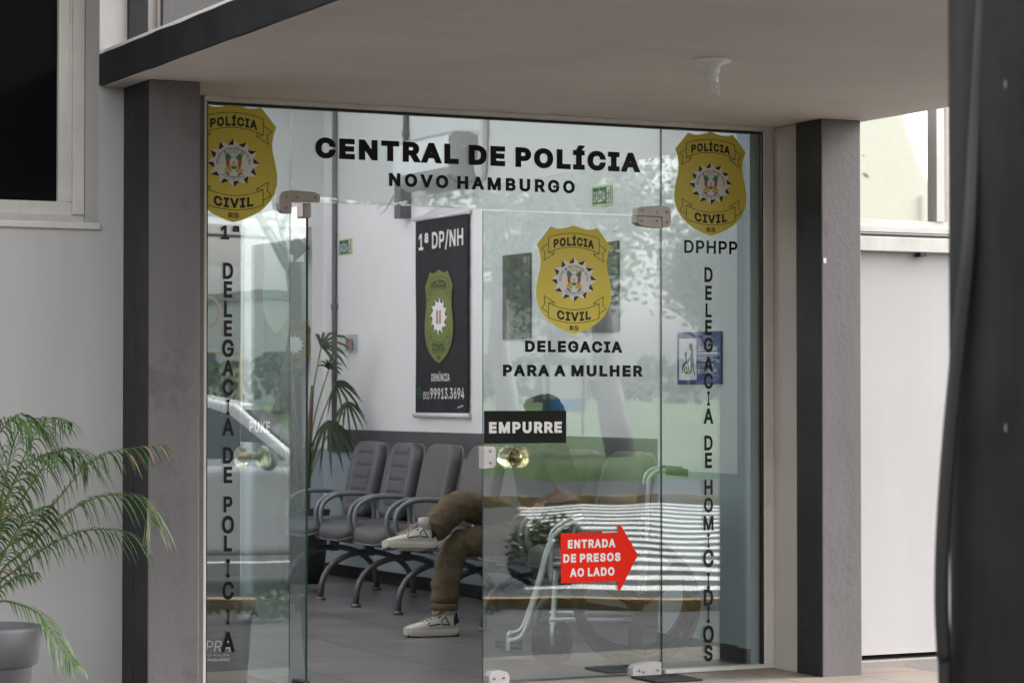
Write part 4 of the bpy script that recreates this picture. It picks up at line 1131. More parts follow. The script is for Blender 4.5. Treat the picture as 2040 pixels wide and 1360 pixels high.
tag(q.build('power_cable', M['white_pipe']), 'white cable looping from the air conditioner to its junction box', 'cable')

# acrylic dispenser on the wall
o = thing('wall_dispenser', 'small clear acrylic holder with faded red print on the wall above the palm', 'dispenser', (XW-.002, 6.3, 1.58))
q = MB(); q.box(-.07, -.09, 0, -.001, .09, .13); q.build('clear_box', M['acrylic'], o, bevel=.004)
q = MB(); q.box(-.03, -.02, .02, -.02, .07, .10); q.build('red_card', mat('faded red print', (.42, .22, .20), .6), o)

# waiting chairs -----------------------------------------------------------
def rrect(w, h, r, n=6, wt=None):
    wt = wt or w
    pts = []
    for (cx, cy, a0, ww) in ((1, 1, 0, wt), (-1, 1, pi/2, wt), (-1, -1, pi, w), (1, -1, 3*pi/2, w)):
        for k in range(n+1):
            a = a0+k*pi/2/n
            pts.append((cx*(ww/2-r)+r*cos(a), cy*(h/2-r)+r*sin(a)))
    return pts

def pillow_shell(mb, outline, fn, th, inset=.03, ribs=None, mi=0):
    """padded slab: outline in (u,v); fn(u,v,w)->xyz; front bulges towards +w"""
    rings = []
    n = len(outline)
    for (sc_, w) in ((1.0, -th*.5), (1.0, th*.15), (.965, th*.40), (.90, th*.52), (.75, th*.56), (.5, th*.57), (.25, th*.57)):
        rings.append([fn(u*sc_, v*sc_, w + (ribs(u*sc_, v*sc_) if ribs and sc_ < .93 else 0)) for u, v in outline])
    V = [p for r in rings for p in r]
    Fc = []
    for i in range(len(rings)-1):
        for k in range(n):
            k2 = (k+1) % n
            Fc.append((i*n+k, i*n+k2, (i+1)*n+k2, (i+1)*n+k))
    Fc.append(tuple(range(n-1, -1, -1))); Fc.append(tuple((len(rings)-1)*n+k for k in range(n)))
    mb.add(V, Fc, mi, True)

def grid_pad(mb, w, h, r, fn, th, ribs, nu=22, nv=60, mi=0):
    # rounded-rectangle pad built on a grid, front side only displaced
    V, Fc = [], []
    def prof(t):  # edge falloff
        t = max(0., min(1., t)); return sqrt(max(0, 1-(1-t)**2))
    for j in range(nv+1):
        v = (j/nv-.5)*h
        dv = h/2-abs(v)
        ww = w
        if dv < r: ww = w-2*(r-sqrt(max(0, r*r-(r-dv)**2)))
        for i in range(nu+1):
            u = (i/nu-.5)*ww
            e = min((ww/2-abs(u)), dv)
            V.append(fn(u, v, th*(.15+.5*prof(e/.045)) + (ribs(u, v) if e > .02 else 0)))
    for j in range(nv):
        for i in range(nu):
            a = j*(nu+1)+i
            Fc.append((a, a+1, a+nu+2, a+nu+1))
    o = len(V)
    ring = [i for i in range(nu+1)]+[j*(nu+1)+nu for j in range(1, nv+1)]+[nv*(nu+1)+i for i in range(nu-1, -1, -1)]+[j*(nu+1) for j in range(nv-1, 0, -1)]
    back = []
    for i in ring:
        jj, ii = divmod(i, nu+1)
        v = (jj/nv-.5)*h; dv = h/2-abs(v); ww = w
        if dv < r: ww = w-2*(r-sqrt(max(0, r*r-(r-dv)**2)))
        u = (ii/nu-.5)*ww
        back.append(len(V)); V.append(fn(u, v, -th*.5))
    for k in range(len(ring)):
        k2 = (k+1) % len(ring)
        Fc.append((ring[k], back[k], back[k2], ring[k2]))
    Fc.append(tuple(back))
    mb.add(V, Fc, mi, True)
    return [V[b] for b in back]

def make_chair(ribbed, label):
    m = M['chair'] if ribbed else M['chair_flat']
    t = thing('waiting_chair', label, 'chair', (0, 0, 0), 'waiting chairs along the lobby wall')
    # local frame: front is -X, width along Y
    def seatfn(u, v, w):  # u width (y), v depth (front +), w up
        x = -v
        drop = .0
        if v > .12: drop = -.9*(v-.12)**2*2.2
        return (x-.0, u, .445+w*1.0+drop+.05*max(0, -v-.1))
    q = MB()
    ring = grid_pad(q, .47, .49, .09, seatfn, .07, lambda u, v: -.012*math.exp(-((u/.13)**2+((v+.03)/.14)**2)))
    q.build('seat', m, t)
    tilt = radians(13)
    def backfn(u, v, w):
        x = .225+ (v+.0)*sin(tilt) - w*cos(tilt) + .25*sin(tilt) - .02 - .35*(u*u)
        z = .735 + v*cos(tilt) + w*sin(tilt)
        return (x, u, z)
    if ribbed:
        rb = lambda u, v: (-.010*(.5+.5*cos(2*pi*(v+.25)/.083))**6 if abs(u) < .125 and -.2 < v < .2 else 0) - (.010*math.exp(-((abs(u)-.135)/.010)**2) if -.2 < v < .21 else 0)
    else:
        rb = lambda u, v: .004*cos(v*6)
    q = MB()
    ring2 = grid_pad(q, .44, .50, .12, backfn, .075, rb, nu=40, nv=84)
    q.build('backrest', m, t)
    q = MB(); q.tube(ring2+ring2[:1], .006, 6, cap=False); q.tube(ring+ring[:1], .005, 6, cap=False); q.build('piping', M['piping'], t)
    for sg in (-1, 1):
        y = sg*.255
        pts = [(.20, y, .43), (.205, y, .52), (.19, y*1.01, .60), (.13, y*1.02, .645), (.0, y*1.02, .655), (-.10, y*1.02, .645), (-.175, y*1.02, .60), (-.20, y*1.01, .53), (-.185, y, .46), (-.14, y*.98, .42), (-.06, y*.9, .405)]
        q = MB(); q.tube(smooth_path(pts, 5), .0155, 10)
        q.build('armrest', M['chair_metal'], t)
    # beam bracket and arched leg
    q = MB(); q.tube([(.03, -.29, .355), (.03, .29, .355)], .024, 10); q.box(-.04, -.05, .375, .10, .05, .425); q.box(.0, -.02, .27, .06, .02, .35)
    q.build('beam', M['leg_metal'], t)
    pts = []
    for k in range(17):
        a = pi*k/16
        pts.append((.02+.315*cos(a), 0, .02+.275*sin(a)**.75))
    q = MB(); q.tube(pts, .019, 10); q.lathe([(.032, 0), (.032, .012), (.02, .022)], (-.295, 0, 0), 14); q.lathe([(.032, 0), (.032, .012), (.02, .022)], (.335, 0, 0), 14)
    q.build('leg', M['leg_metal'], t)
    q = MB()
    q.box(.20, -.06, .42, .235, .06, .60); q.build('back_bracket', M['leg_metal'], t)
    return t

CHX = 1.315
cA = make_chair(True, 'ribbed grey waiting chair farthest back, beside the dark plant pot')
cB = make_chair(False, 'plain taupe waiting chair right of the two ribbed ones, under the banner')
labels = [(cA, 5.20, None), (cA, 4.62, 'ribbed grey waiting chair nearer than the other ribbed one, its seat behind the raised shoe'),
          (cB, 4.03, None), (cB, 3.44, 'plain taupe waiting chair cut by the edge of the closed door'),
          (cB, 2.86, 'taupe waiting chair seen through the closed door beside the seated person'),
          (cB, 2.28, 'taupe waiting chair the person sits on'),
          (cB, 1.70, 'waiting chair nearest the wheelchair, seen faintly through the door')]
used = set()
for (src, y, lab) in labels:
    if src.name in used:
        c = copy_tree(src); c['label'] = lab
    else:
        c = src; used.add(src.name)
    c.location = (CHX+random.uniform(-.012, .012), y, 0); c.rotation_euler = (0, 0, radians(random.uniform(-2.2, 2.2)))

# seated person ------------------------------------------------------------
def skin_mesh(name, verts, edges, radii, m, parent=None, sub=2, root=0, disp=None):
    me = bpy.data.meshes.new(name)
    me.from_pydata([tuple(v) for v in verts], edges, [])
    o = bpy.data.objects.new(name, me); COL.objects.link(o)
    md = o.modifiers.new('skin', 'SKIN'); md.use_smooth_shade = True
    for i, r in enumerate(radii):
        sv = me.skin_vertices[0].data[i]
        sv.radius = (r, r) if not isinstance(r, tuple) else r
        sv.use_root = (i == root)
    sd = o.modifiers.new('sub', 'SUBSURF'); sd.levels = sub; sd.render_levels = sub
    dg = bpy.context.evaluated_depsgraph_get()
    ev = o.evaluated_get(dg)
    nm = bpy.data.meshes.new_from_object(ev)
    bpy.data.objects.remove(o)
    if disp:
        amp, scl = disp
        nm.update()
        for v in nm.vertices:
            n1 = mnoise.noise(v.co*scl)+.5*mnoise.noise(v.co*scl*2.3+Vector((5, 1, 2)))
            cr = 1-abs(mnoise.noise(Vector((v.co.x*scl*.5+v.co.z*scl*.9, v.co.y*scl*.6, v.co.z*scl*.35))))*2
            v.co += v.normal*amp*(n1*.6+max(0, cr)*.9-.4)
    for p in nm.polygons: p.use_smooth = True
    nm.materials.clear(); nm.materials.append(m)
    o = bpy.data.objects.new(name, nm); COL.objects.link(o)
    if parent is not None: o.parent = parent
    return o

def blob(mb, c, rx, ry, rz, n=20, amp=0., scl=20., zmin=None):
    V, Fc = [], []
    for i in range(n+1):
        th = pi*i/n
        for k in range(2*n):
            ph = pi*k/n
            d = Vector((sin(th)*cos(ph), sin(th)*sin(ph), cos(th)))
            r = 1+amp*mnoise.noise(d*scl*.1+Vector(c)*3)
            V.append(Vector(c)+Vector((d.x*rx, d.y*ry, d.z*rz))*r)
    for i in range(n):
        for k in range(2*n):
            k2 = (k+1) % (2*n)
            Fc.append((i*2*n+k, i*2*n+k2, (i+1)*2*n+k2, (i+1)*2*n+k))
    mb.add(V, Fc, 0, True)
hipL = Vector((1.32, 2.13, .515)); hipR = Vector((1.32, 2.36, .525))
pel = Vector((1.36, 2.245, .56))
# standing leg: foot at px(865,1268); crossed leg above it
ankS = Vector((.70, 2.13, .10)); kneS = Vector((.755, 2.14, .475))
kneC = Vector((.815, 2.17, .69)); ankC = Vector((.56, 2.085, .54))
chest = Vector((1.36, 2.245, .92)); neck = Vector((1.37, 2.245, 1.03)); headb = Vector((1.36, 2.245, 1.075)); HC = Vector((1.36, 2.245, 1.15))
shL = Vector((1.34, 2.06, .985)); shR = Vector((1.34, 2.43, .985))
elL = Vector((1.42, 1.99, .72)); elR = Vector((1.43, 2.50, .72))
wrL = Vector((1.29, 2.15, .655)); wrR = Vector((1.30, 2.32, .66))
V = [pel, Vector((1.37, 2.245, .75)), chest, neck, headb, HC+Vector((-.005, 0, -.03)), HC+Vector((.0, 0, .03)), HC+Vector((.005, 0, .085)),
     shL, elL, wrL, shR, elR, wrR, hipL, kneS, ankS, hipR, kneC, ankC,
     ]
E_ = [(0, 1), (1, 2), (2, 3), (3, 4), (4, 5), (5, 6), (6, 7), (2, 8), (8, 9), (9, 10), (2, 11), (11, 12), (12, 13), (0, 14), (14, 15), (15, 16), (0, 17), (17, 18), (18, 19)]
R_ = [.13, .12, .125, .056, .068, .095, .098, .06, .055, .042, .03, .055, .042, .03, .075, .05, .036, .075, .05, .036]
# hands: palm and five fingers each
def hand(w, dirv, side):
    global V, E_, R_
    d = dirv.normalized(); sdv = Vector((0, 0, 1)).cross(d).normalized(); dn = Vector((0, 0, -1))
    base = len(V)
    V.append(w+d*.055); R_.append((.032, .016)); 
    wi = 10 if side < 0 else 13
    E_.append((wi, base))
    for k, (off, ln) in enumerate(((-.027, .06), (-.009, .075), (.009, .08), (.027, .07))):
        i = len(V)
        V.append(w+d*.09+sdv*off); R_.append(.0095)
        V.append(w+d*(.09+ln*.5)+sdv*off+dn*.012); R_.append(.0085)
        V.append(w+d*(.09+ln*.8)+sdv*off+dn*.035); R_.append(.007)
        E_ += [(base, i), (i, i+1), (i+1, i+2)]
    i = len(V)
    V.append(w+d*.045+sdv*.035*(-side)+dn*.008); R_.append(.011)
    V.append(w+d*.08+sdv*.05*(-side)+dn*.012); R_.append(.009)
    E_ += [(base, i), (i, i+1)]
hand(wrL, Vector((-.75, .35, -.12)), -1); hand(wrR, Vector((-.75, -.35, -.05)), 1)
person = skin_mesh('person', V, E_, R_, M['skin'], sub=2)
def add_face(o):
    q = MB()
    blob(q, HC, .098, .078, .118)
    blob(q, HC+Vector((-.045, 0, -.07)), .045, .045, .04)
    blob(q, HC+Vector((-.102, 0, -.014)), .018, .014, .026, 10)
    for sg in (-1, 1): blob(q, HC+Vector((.01, sg*.081, -.005)), .022, .01, .032, 10)
    blob(q, HC+Vector((-.088, 0, -.062)), .012, .026, .007, 10)
    bm = bmesh.new(); bm.from_mesh(o.data)
    vs = [bm.verts.new(v) for v in q.v]
    for f in q.f:
        try:
            ff = bm.faces.new([vs[i] for i in dict.fromkeys(f)]); ff.smooth = True
        except ValueError: pass
    bmesh.ops.remove_doubles(bm, verts=bm.verts, dist=1e-5)
    bm.to_mesh(o.data); bm.free()
tag(person, 'person in brown trousers and white sneakers seated cross-legged on a waiting chair', 'person')
add_face(person)
# trousers as one continuous garment
hemS = Vector((.708, 2.13, .155)); hemC = Vector((.60, 2.095, .562))
TV = [pel, Vector((1.37, 2.245, .66)), hipL, (hipL+kneS)/2+Vector((0, 0, .01)), kneS+Vector((.03, 0, .02)), kneS+Vector((-.005, 0, -.05)), (kneS+ankS)/2+Vector((-.0, 0, 0)), hemS+Vector((0, 0, .06)), hemS,
      hipR, (hipR+kneC)/2+Vector((.02, 0, .02)), kneC+Vector((.03, 0, 0)), kneC+Vector((-.04, -.01, -.01)), (kneC+ankC)/2+Vector((.0, 0, .005)), hemC+Vector((.05, 0, .018)), hemC]
TE = [(0, 1), (0, 2), (2, 3), (3, 4), (4, 5), (5, 6), (6, 7), (7, 8), (0, 9), (9, 10), (10, 11), (11, 12), (12, 13), (13, 14), (14, 15)]
TR = [.15, .14, .100, .094, .080, .080, .078, .079, .074, .098, .094, .088, .087, .083, .081, .074]
skin_mesh('trousers', TV, TE, TR, M['trouser'], person, sub=3, disp=(.013, 15))
q = MB()
q.lathe([(.069, -.018), (.078, -.012), (.080, .012), (.071, .018)], hemS, 20, 0, axis=Matrix.Rotation(.04, 3, 'Y'))
q.build('trouser_cuff', M['trouser'], person)
# sweatshirt
SV = [Vector((1.37, 2.245, .64)), Vector((1.375, 2.245, .78)), chest, Vector((1.335, 2.245, 1.02)), shL, elL, wrL+Vector((.02, -.01, 0)), shR, elR, wrR+Vector((.02, .01, 0))]
SE = [(0, 1), (1, 2), (2, 3), (2, 4), (4, 5), (5, 6), (2, 7), (7, 8), (8, 9)]
SR = [.165, .16, .155, .075, .08, .062, .044, .08, .062, .044]
skin_mesh('sweatshirt', SV, SE, SR, M['shirt'], person, sub=3, disp=(.010, 14))
q = MB()
blob(q, HC+Vector((.022, 0, .022)), .108, .092, .118, amp=.12, scl=60)
blob(q, HC+Vector((-.02, 0, .075)), .085, .078, .05, amp=.2, scl=70)
q.build('hair', M['hair'], person)
for sg in (-1, 1):
    q = MB(); q.lathe([(0, -.011), (.008, -.008), (.011, 0), (.008, .008), (0, .011)], HC+Vector((-.083, sg*.032, .012)), 10, 0)
    q.build('eye', M['white_print'], person)

def shoe(mx, label=None):
    """local: toe towards +x, heel at 0, z up, length .285"""
    L = .285
    secs = [(.000, .030, .018, .075), (.015, .036, .006, .098), (.05, .040, .004, .105), (.09, .040, .004, .097), (.125, .041, .004, .088), (.16, .045, .004, .074), (.20, .049, .004, .062), (.235, .047, .006, .055), (.26, .042, .006, .050), (.279, .031, .009, .044), (.289, .017, .012, .038)]
    def ringpts(x, w, z0, z1, inset=0.):
        pts = []
        for k in range(16):
            a = 2*pi*k/16
            cy, cz = cos(a), sin(a)
            y = (abs(cy)**.7)*(1 if cy > 0 else -1)*(w-inset)
            z = (z0+z1)/2+(abs(cz)**.8)*(1 if cz > 0 else -1)*(z1-z0)/2
            if z > (z0+z1)/2:
                y *= 1-.30*((z-(z0+z1)/2)/((z1-z0)/2))
            pts.append(Vector((x, y, z)))
        return pts
    up = MB(); V, Fc = [], []
    for (x, w, z0, z1) in secs: V += ringpts(x, w, z0+.018, z1, .003)
    n = 16
    for i in range(len(secs)-1):
        for k in range(n):
            k2 = (k+1) % n
            Fc.append((i*n+k, i*n+k2, (i+1)*n+k2, (i+1)*n+k))
    Fc.append(tuple(range(n))); Fc.append(tuple((len(secs)-1)*n+k for k in range(n)))
    up.add(V, Fc, 0, True)
    o = up.build('shoe', M['shoe'], person, xf=mx)
    so = MB(); V, Fc = [], []
    for (x, w, z0, z1) in secs:
        zz = max(0, z0-.004)
        ring = []
        for (yy, z) in ((-1, zz+.004), (-1.05, zz+.02), (-.98, zz+.032), (.98, zz+.032), (1.05, zz+.02), (1, zz+.004), (.7, zz), (-.7, zz)):
            ring.append(Vector((x*1.01-.002, yy*(w+.003), z)))
        V += ring
    n = 8
    for i in range(len(secs)-1):
        for k in range(n):
            k2 = (k+1) % n
            Fc.append((i*n+k, i*n+k2, (i+1)*n+k2, (i+1)*n+k))
    Fc.append(tuple(range(n))); Fc.append(tuple((len(secs)-1)*n+k for k in range(n)))
    so.add(V, Fc, 0, False)
    so.build('sole', M['sole'], o, xf=mx)
    for nm_, bx in (('outsole_patch', (.225, -.036, -.001, .278, .036, .010)), ('outsole_patch', (.0, -.03, -.001, .05, .03, .012))):
        da = MB(); da.box(*bx); da.build(nm_, M['black_vinyl'], o, xf=mx)
    da = MB()
    # black outsole patches, heel tab, side marks
    for sg in (-1, 1):
        f = lambda u, v: (u, sg*(.0435-.25*max(0, v-.05)), v)
        for pl in ([(-.001, .06), (.03, .045), (.03, .075), (.012, .108)], ):
            da.add([Vector((u, sg*(.0405-.24*max(0, v-.055)), v)) for u, v in pl], [(0, 1, 2, 3)], 0)
        for a, b in (((.105, .055), (.165, .048)), ((.055, .05), (.075, .085)), ((.055, .05), (.095, .053)), ((.075, .085), (.098, .07)), ((.098, .07), (.095, .053)), ((.10, .088), (.115, .08)), ((.165, .064), (.172, .05))):
            pa = Vector((a[0], sg*(.0455-.2*max(0, a[1]-.05)), a[1])); pb = Vector((b[0], sg*(.0455-.2*max(0, b[1]-.05)), b[1]))
            da.tube([pa, pb], .0024, 6)
    da.build('side_mark', M['black_vinyl'], o, xf=mx)
    la = MB()
    for k in range(5):
        x = .115+.018*k; z = .100-.0085*k
        la.tube(smooth_path([(x, -.026, z-.008), (x+.005, 0, z+.004), (x, .026, z-.008)], 4), .004, 6)
    la.tube(smooth_path([(.112, 0, .106), (.10, -.03, .112), (.125, -.05, .098), (.135, -.02, .108)], 5), .0035, 6)
    la.tube(smooth_path([(.112, 0, .106), (.105, .03, .115), (.13, .045, .10), (.14, .015, .105)], 5), .0035, 6)
    la.build('laces', M['lace'], o, xf=mx)
    co = MB()
    co.tube([(.045, 0, .09), (.05, 0, .125), (.05, 0, .14)], [.036, .034, .033], 14)
    co.build('sock', M['shoe_grey'], o, xf=mx)
    if label: o['label'] = label
    return o
def frame_m(o, fx, fz):
    fx = Vector(fx).normalized(); fy = Vector(fz).cross(fx).normalized(); fz = fx.cross(fy)
    m = Matrix((fx, fy, fz)).transposed().to_4x4()
    m.translation = o
    return m @ Matrix.Diagonal((1, 1.1, 1.22, 1))
shoe(frame_m((.775, 2.105, 0.002), (-.98, .18, 0), (0, 0, 1)), 'white sneaker flat on the floor')
shoe(frame_m((.625, 2.07, .462), (-.98, .03, .03), (-.12, .2, 1)), 'white sneaker raised on the crossed leg')

# wheelchair ---------------------------------------------------------------
fw = Vector((-.894, .447, 0)); av = Vector((.447, .894, 0)); up_ = Vector((0, 0, 1))
o0 = Vector((.86, .30, 0))
wc = thing('wheelchair', 'pale framed wheelchair parked inside the closed door', 'wheelchair', o0)
def W(f_, a_, z): return fw*f_+av*a_+up_*z
WIDTH = .46
for a_ in (0, WIDTH):
    rot = Matrix((fw, up_, -av if a_ == 0 else av)).transposed()
    q = MB()
    ring = [W(.285*cos(t*2*pi/40), a_, .3+.285*sin(t*2*pi/40)) for t in range(41)]
    q.tube(ring, .017, 8, cap=False)
    w_ = q.build('wheel', M['tyre'], wc)
    q = MB()
    q.tube([W(.255*cos(t*2*pi/40), a_-(.03 if a_ == 0 else -.03), .3+.255*sin(t*2*pi/40)) for t in range(41)], .005, 6, cap=False)
    q.tube([W(.265*cos(t*2*pi/40), a_, .3+.265*sin(t*2*pi/40)) for t in range(41)], .008, 6, cap=False)
    q.build('hand_rim', M['tyre'], w_)
    q = MB()
    for k in range(3):
        t = k*2*pi/3+.5
        c0, c1 = W(.03*cos(t), a_, .3+.03*sin(t)), W(.262*cos(t), a_, .3+.262*sin(t))
        q.tube([c0, (c0+c1)/2, c1], [.03, .022, .032], 8)
    q.tube([W(0, a_-.025, .3), W(0, a_+.025, .3)], .035, 12)
    q.build('spokes', M['tyre'], w_)
for a_ in (.06, WIDTH-.06):
    q = MB()
    cx = .40
    q.tube([W(cx+.085*cos(t*2*pi/24), a_, .1+.085*sin(t*2*pi/24)) for t in range(25)], .014, 8, cap=False)
    q.lathe([(.075, -.006), (.075, .006)], W(cx, a_, .1), 20, 0, axis=Matrix((fw, up_, av)).transposed())
    q.build('caster', M['tyre'], wc)
    q = MB()
    q.tube([W(cx, a_-.02, .1), W(cx, a_-.02, .19), W(cx-.01, a_, .21), W(cx-.02, a_, .45)], .011, 8)
    q.build('caster_fork', M['wheel_frame'], wc)
q = MB()
for a_ in (.05, WIDTH-.05):
    q.tube(smooth_path([W(-.20, a_, .915), W(-.12, a_, .925), W(-.07, a_, .90), W(-.055, a_, .83), W(-.05, a_, .6), W(-.03, a_, .3)], 5), .0105, 8)
    q.tube([W(-.03, a_, .50), W(.41, a_, .48)], .0105, 8)
    q.tube([W(-.03, a_, .22), W(.41, a_, .22)], .0105, 8)
    q.tube(smooth_path([W(-.05, a_, .70), W(.15, a_, .705), W(.27, a_, .69), W(.39, a_, .62), W(.405, a_, .50), W(.405, a_, .40)], 5), .0105, 8)
q.tube([W(-.02, .05, .24), W(.2, WIDTH-.05, .48)], .011, 8); q.tube([W(-.02, WIDTH-.05, .24), W(.2, .05, .48)], .011, 8)
q.build('frame', M['wheel_frame'], wc)
for a_ in (.05, WIDTH-.05):
    q = MB(); q.tube(smooth_path([W(.39, a_, .60), W(.43, a_, .50), W(.455, a_, .40), W(.53, a_, .17), W(.575, a_, .125), W(.605, a_, .12), W(.61, a_, .07)], 5), .0115, 8)
    fr = q.build('footrest', M['wheel_frame'], wc)
    q = MB(); b_ = .0 if a_ < .2 else -.15
    P_ = [W(.54, a_+b_, .075), W(.67, a_+b_, .085), W(.67, a_+b_+.15, .085), W(.54, a_+b_+.15, .075)]
    q.add([p for p in P_]+[p+up_*.012 for p in P_], [(3, 2, 1, 0), (4, 5, 6, 7), (0, 1, 5, 4), (1, 2, 6, 5), (2, 3, 7, 6), (3, 0, 4, 7)])
    q.build('foot_plate', M['tyre'], fr)
for a_ in (.05, WIDTH-.05):
    q = MB(); q.tube([W(-.245, a_, .914), W(-.14, a_, .922)], .0185, 12); q.build('grip', M['bin'], wc)
    q = MB(); P_ = [W(-.02, a_, .71), W(.25, a_, .71)]; q.tube(P_, .02, 10); q.build('arm_pad', M['tyre'], wc)
q = MB()
V = []
for t in (0, 1):
    for k in range(7):
        s_ = k/6
        V.append(W(.0+.40*t, .05+(WIDTH-.1)*s_, .49-.03*sin(pi*s_)))
q.add(V, [(k, k+1, k+8, k+7) for k in range(6)], 0, True)
so_ = q.build('seat', M['tyre'], wc); md = so_.modifiers.new('thick', 'SOLIDIFY'); md.thickness = .012
q = MB(); V = []
for t in (0, 1):
    for k in range(7):
        s_ = k/6
        V.append(W(-.05-.03*sin(pi*s_), .05+(WIDTH-.1)*s_, .52+.33*t))
q.add(V, [(k, k+1, k+8, k+7) for k in range(6)], 0, True)
so_ = q.build('backrest', M['tyre'], wc); md = so_.modifiers.new('thick', 'SOLIDIFY'); md.thickness = .01

# waste bin ---------------------------------------------------------------
bc = Vector((-1.195, .34, 0))
wb = thing('waste_bin', 'dark waste bin with a ragged liner behind the left glass panel', 'waste bin', bc)
q = MB()
prof = [(.105, 0), (.118, .16), (.13, .34), (.138, .36), (.138, .375), (.128, .375), (.12, .34), (.108, .02)]
q.lathe(prof, (0, 0, 0), 36); q.build('bin_body', M['bin'], wb)
q = MB(); V, Fc = [], []
for k in range(48):
    a = 2*pi*k/48
    for (r, z) in ((.125, .36), (.141+.004*random.random(), .383+.012*random.random()), (.150+.006*random.random(), .34-.03*random.random())):
        V.append((r*cos(a), r*sin(a), z))
for k in range(48):
    k2 = (k+1) % 48
    for t in range(2): Fc.append((k*3+t, k2*3+t, k2*3+t+1, k*3+t+1))
q.add(V, Fc, 0, True); q.build('liner', M['bag'], wb)
def cyl(u, v, L=0):
    r = .1305+(v-.16)*.06+.001
    a = -pi/2 + u/r - .72
    return (r*cos(a), r*sin(a), v)
q = MB()
put_text(q, 'SEPRA', -.10, .085, .175, .222, lambda u, v: cyl(u, v), 0, bold=.0, shear=.18)
put_text(q, 'SEGURANÇA PÚBLICA', -.095, .078, .155, .164, lambda u, v: cyl(u, v), 0, bold=0.)
put_text(q, 'NOVO HAMBURGO', -.095, .08, .133, .146, lambda u, v: cyl(u, v), 0, bold=.03)
q.build('bin_print', M['white_print'], wb, fix=False)

# broad-leaf palm in dark pot ---------------------------------------------
rp = thing('broadleaf_palm', 'dark leaved indoor palm in a black pot behind the open door', 'potted plant', (1.46, 6.05, 0))
q = MB(); q.lathe([(.14, 0), (.17, .2), (.19, .45), (.2, .5), (.19, .5), (.17, .44)], (0, 0, 0), 28); q.lathe([(0, .44), (.172, .44)], (0, 0, 0), 28)
q.build('pot', M['pot_dark'], rp)
def blade(mb, pts, w, nrm, mi=0, fold=.25):
    P = [Vector(p) for p in pts]
    V, Fc = [], []
    m = len(P)
    for i, p in enumerate(P):
        t = (P[min(i+1, m-1)]-P[max(i-1, 0)]).normalized()
        sd = t.cross(nrm)
        if sd.length < 1e-5: sd = t.cross(Vector((1, 0, 0)))
        sd.normalize()
        s_ = i/(m-1)
        ww = w*(sin(pi*min(1, .12+.88*s_))**.6 if s_ < 1 else 0.02)
        up2 = sd.cross(t)
        V += [p-sd*ww+up2*ww*fold, p, p+sd*ww+up2*ww*fold]
    for i in range(m-1):
        a = i*3
        Fc += [(a, a+1, a+4, a+3), (a+1, a+2, a+5, a+4)]
    mb.add(V, Fc, mi, True)
rr = random.Random(3)
basep = Vector((1.46, 6.05, 0))
leafc = [((640, 690), 5.9, (60, -40), .8), ((668, 762), 6.05, (35, 30), .6), ((652, 838), 5.95, (15, 50), .75), ((575, 690), 6.2, (-60, -10), .8), ((520, 855), 6.1, (-30, 50), .7), ((655, 735), 6.0, (15, -45), .5), ((480, 745), 5.6, (-50, 20), .7), ((690, 800), 5.9, (15, 45), .55), ((560, 780), 6.2, (-30, 40), .6)]
for (px, py), yy, dr, sz in leafc:
    c_ = at(px, py, y=yy)-basep
    q = MB()
    q.tube(smooth_path([(rr.uniform(-.05, .05), rr.uniform(-.05, .05), .44), (c_.x*.4, c_.y*.4, c_.z*.72), tuple(c_)], 5), .0055, 6, 1)
    d0 = (RV*dr[0]+Vector((0, 0, -1))*dr[1]).normalized()
    nb = 8
    for k in range(nb):
        a = (k/(nb-1)-.5)*2.6
        side = RV.cross(DV)  # up in picture
        ax = (DV*-.8+Vector((0, 0, .5))).normalized()
        dd = (Matrix.Rotation(a, 3, ax) @ d0)
        dd += ax*.25*cos(a)
        dd.normalize()
        ln = .36*sz*(1-.28*abs(a)/1.3)*rr.uniform(.85, 1.1)
        pts = [c_+dd*ln*t+Vector((0, 0, -1))*(.62*ln*t**2.2) for t in (0, .25, .5, .75, 1)]
        blade(q, pts, .0145*sz*rr.uniform(.8, 1.2), ax, 0)
    q.build('leaf', [M['rhapis'], M['frond_stem']], rp, fix=False)
q = MB()
for k in range(4):
    a = k*1.7
    q.tube([(.05*cos(a), .05*sin(a), .43), (.06*cos(a), .06*sin(a), .9), (.09*cos(a+.2), .09*sin(a+.2), 1.35)], .012, 8)
q.build('stem', M['trunk'], rp)

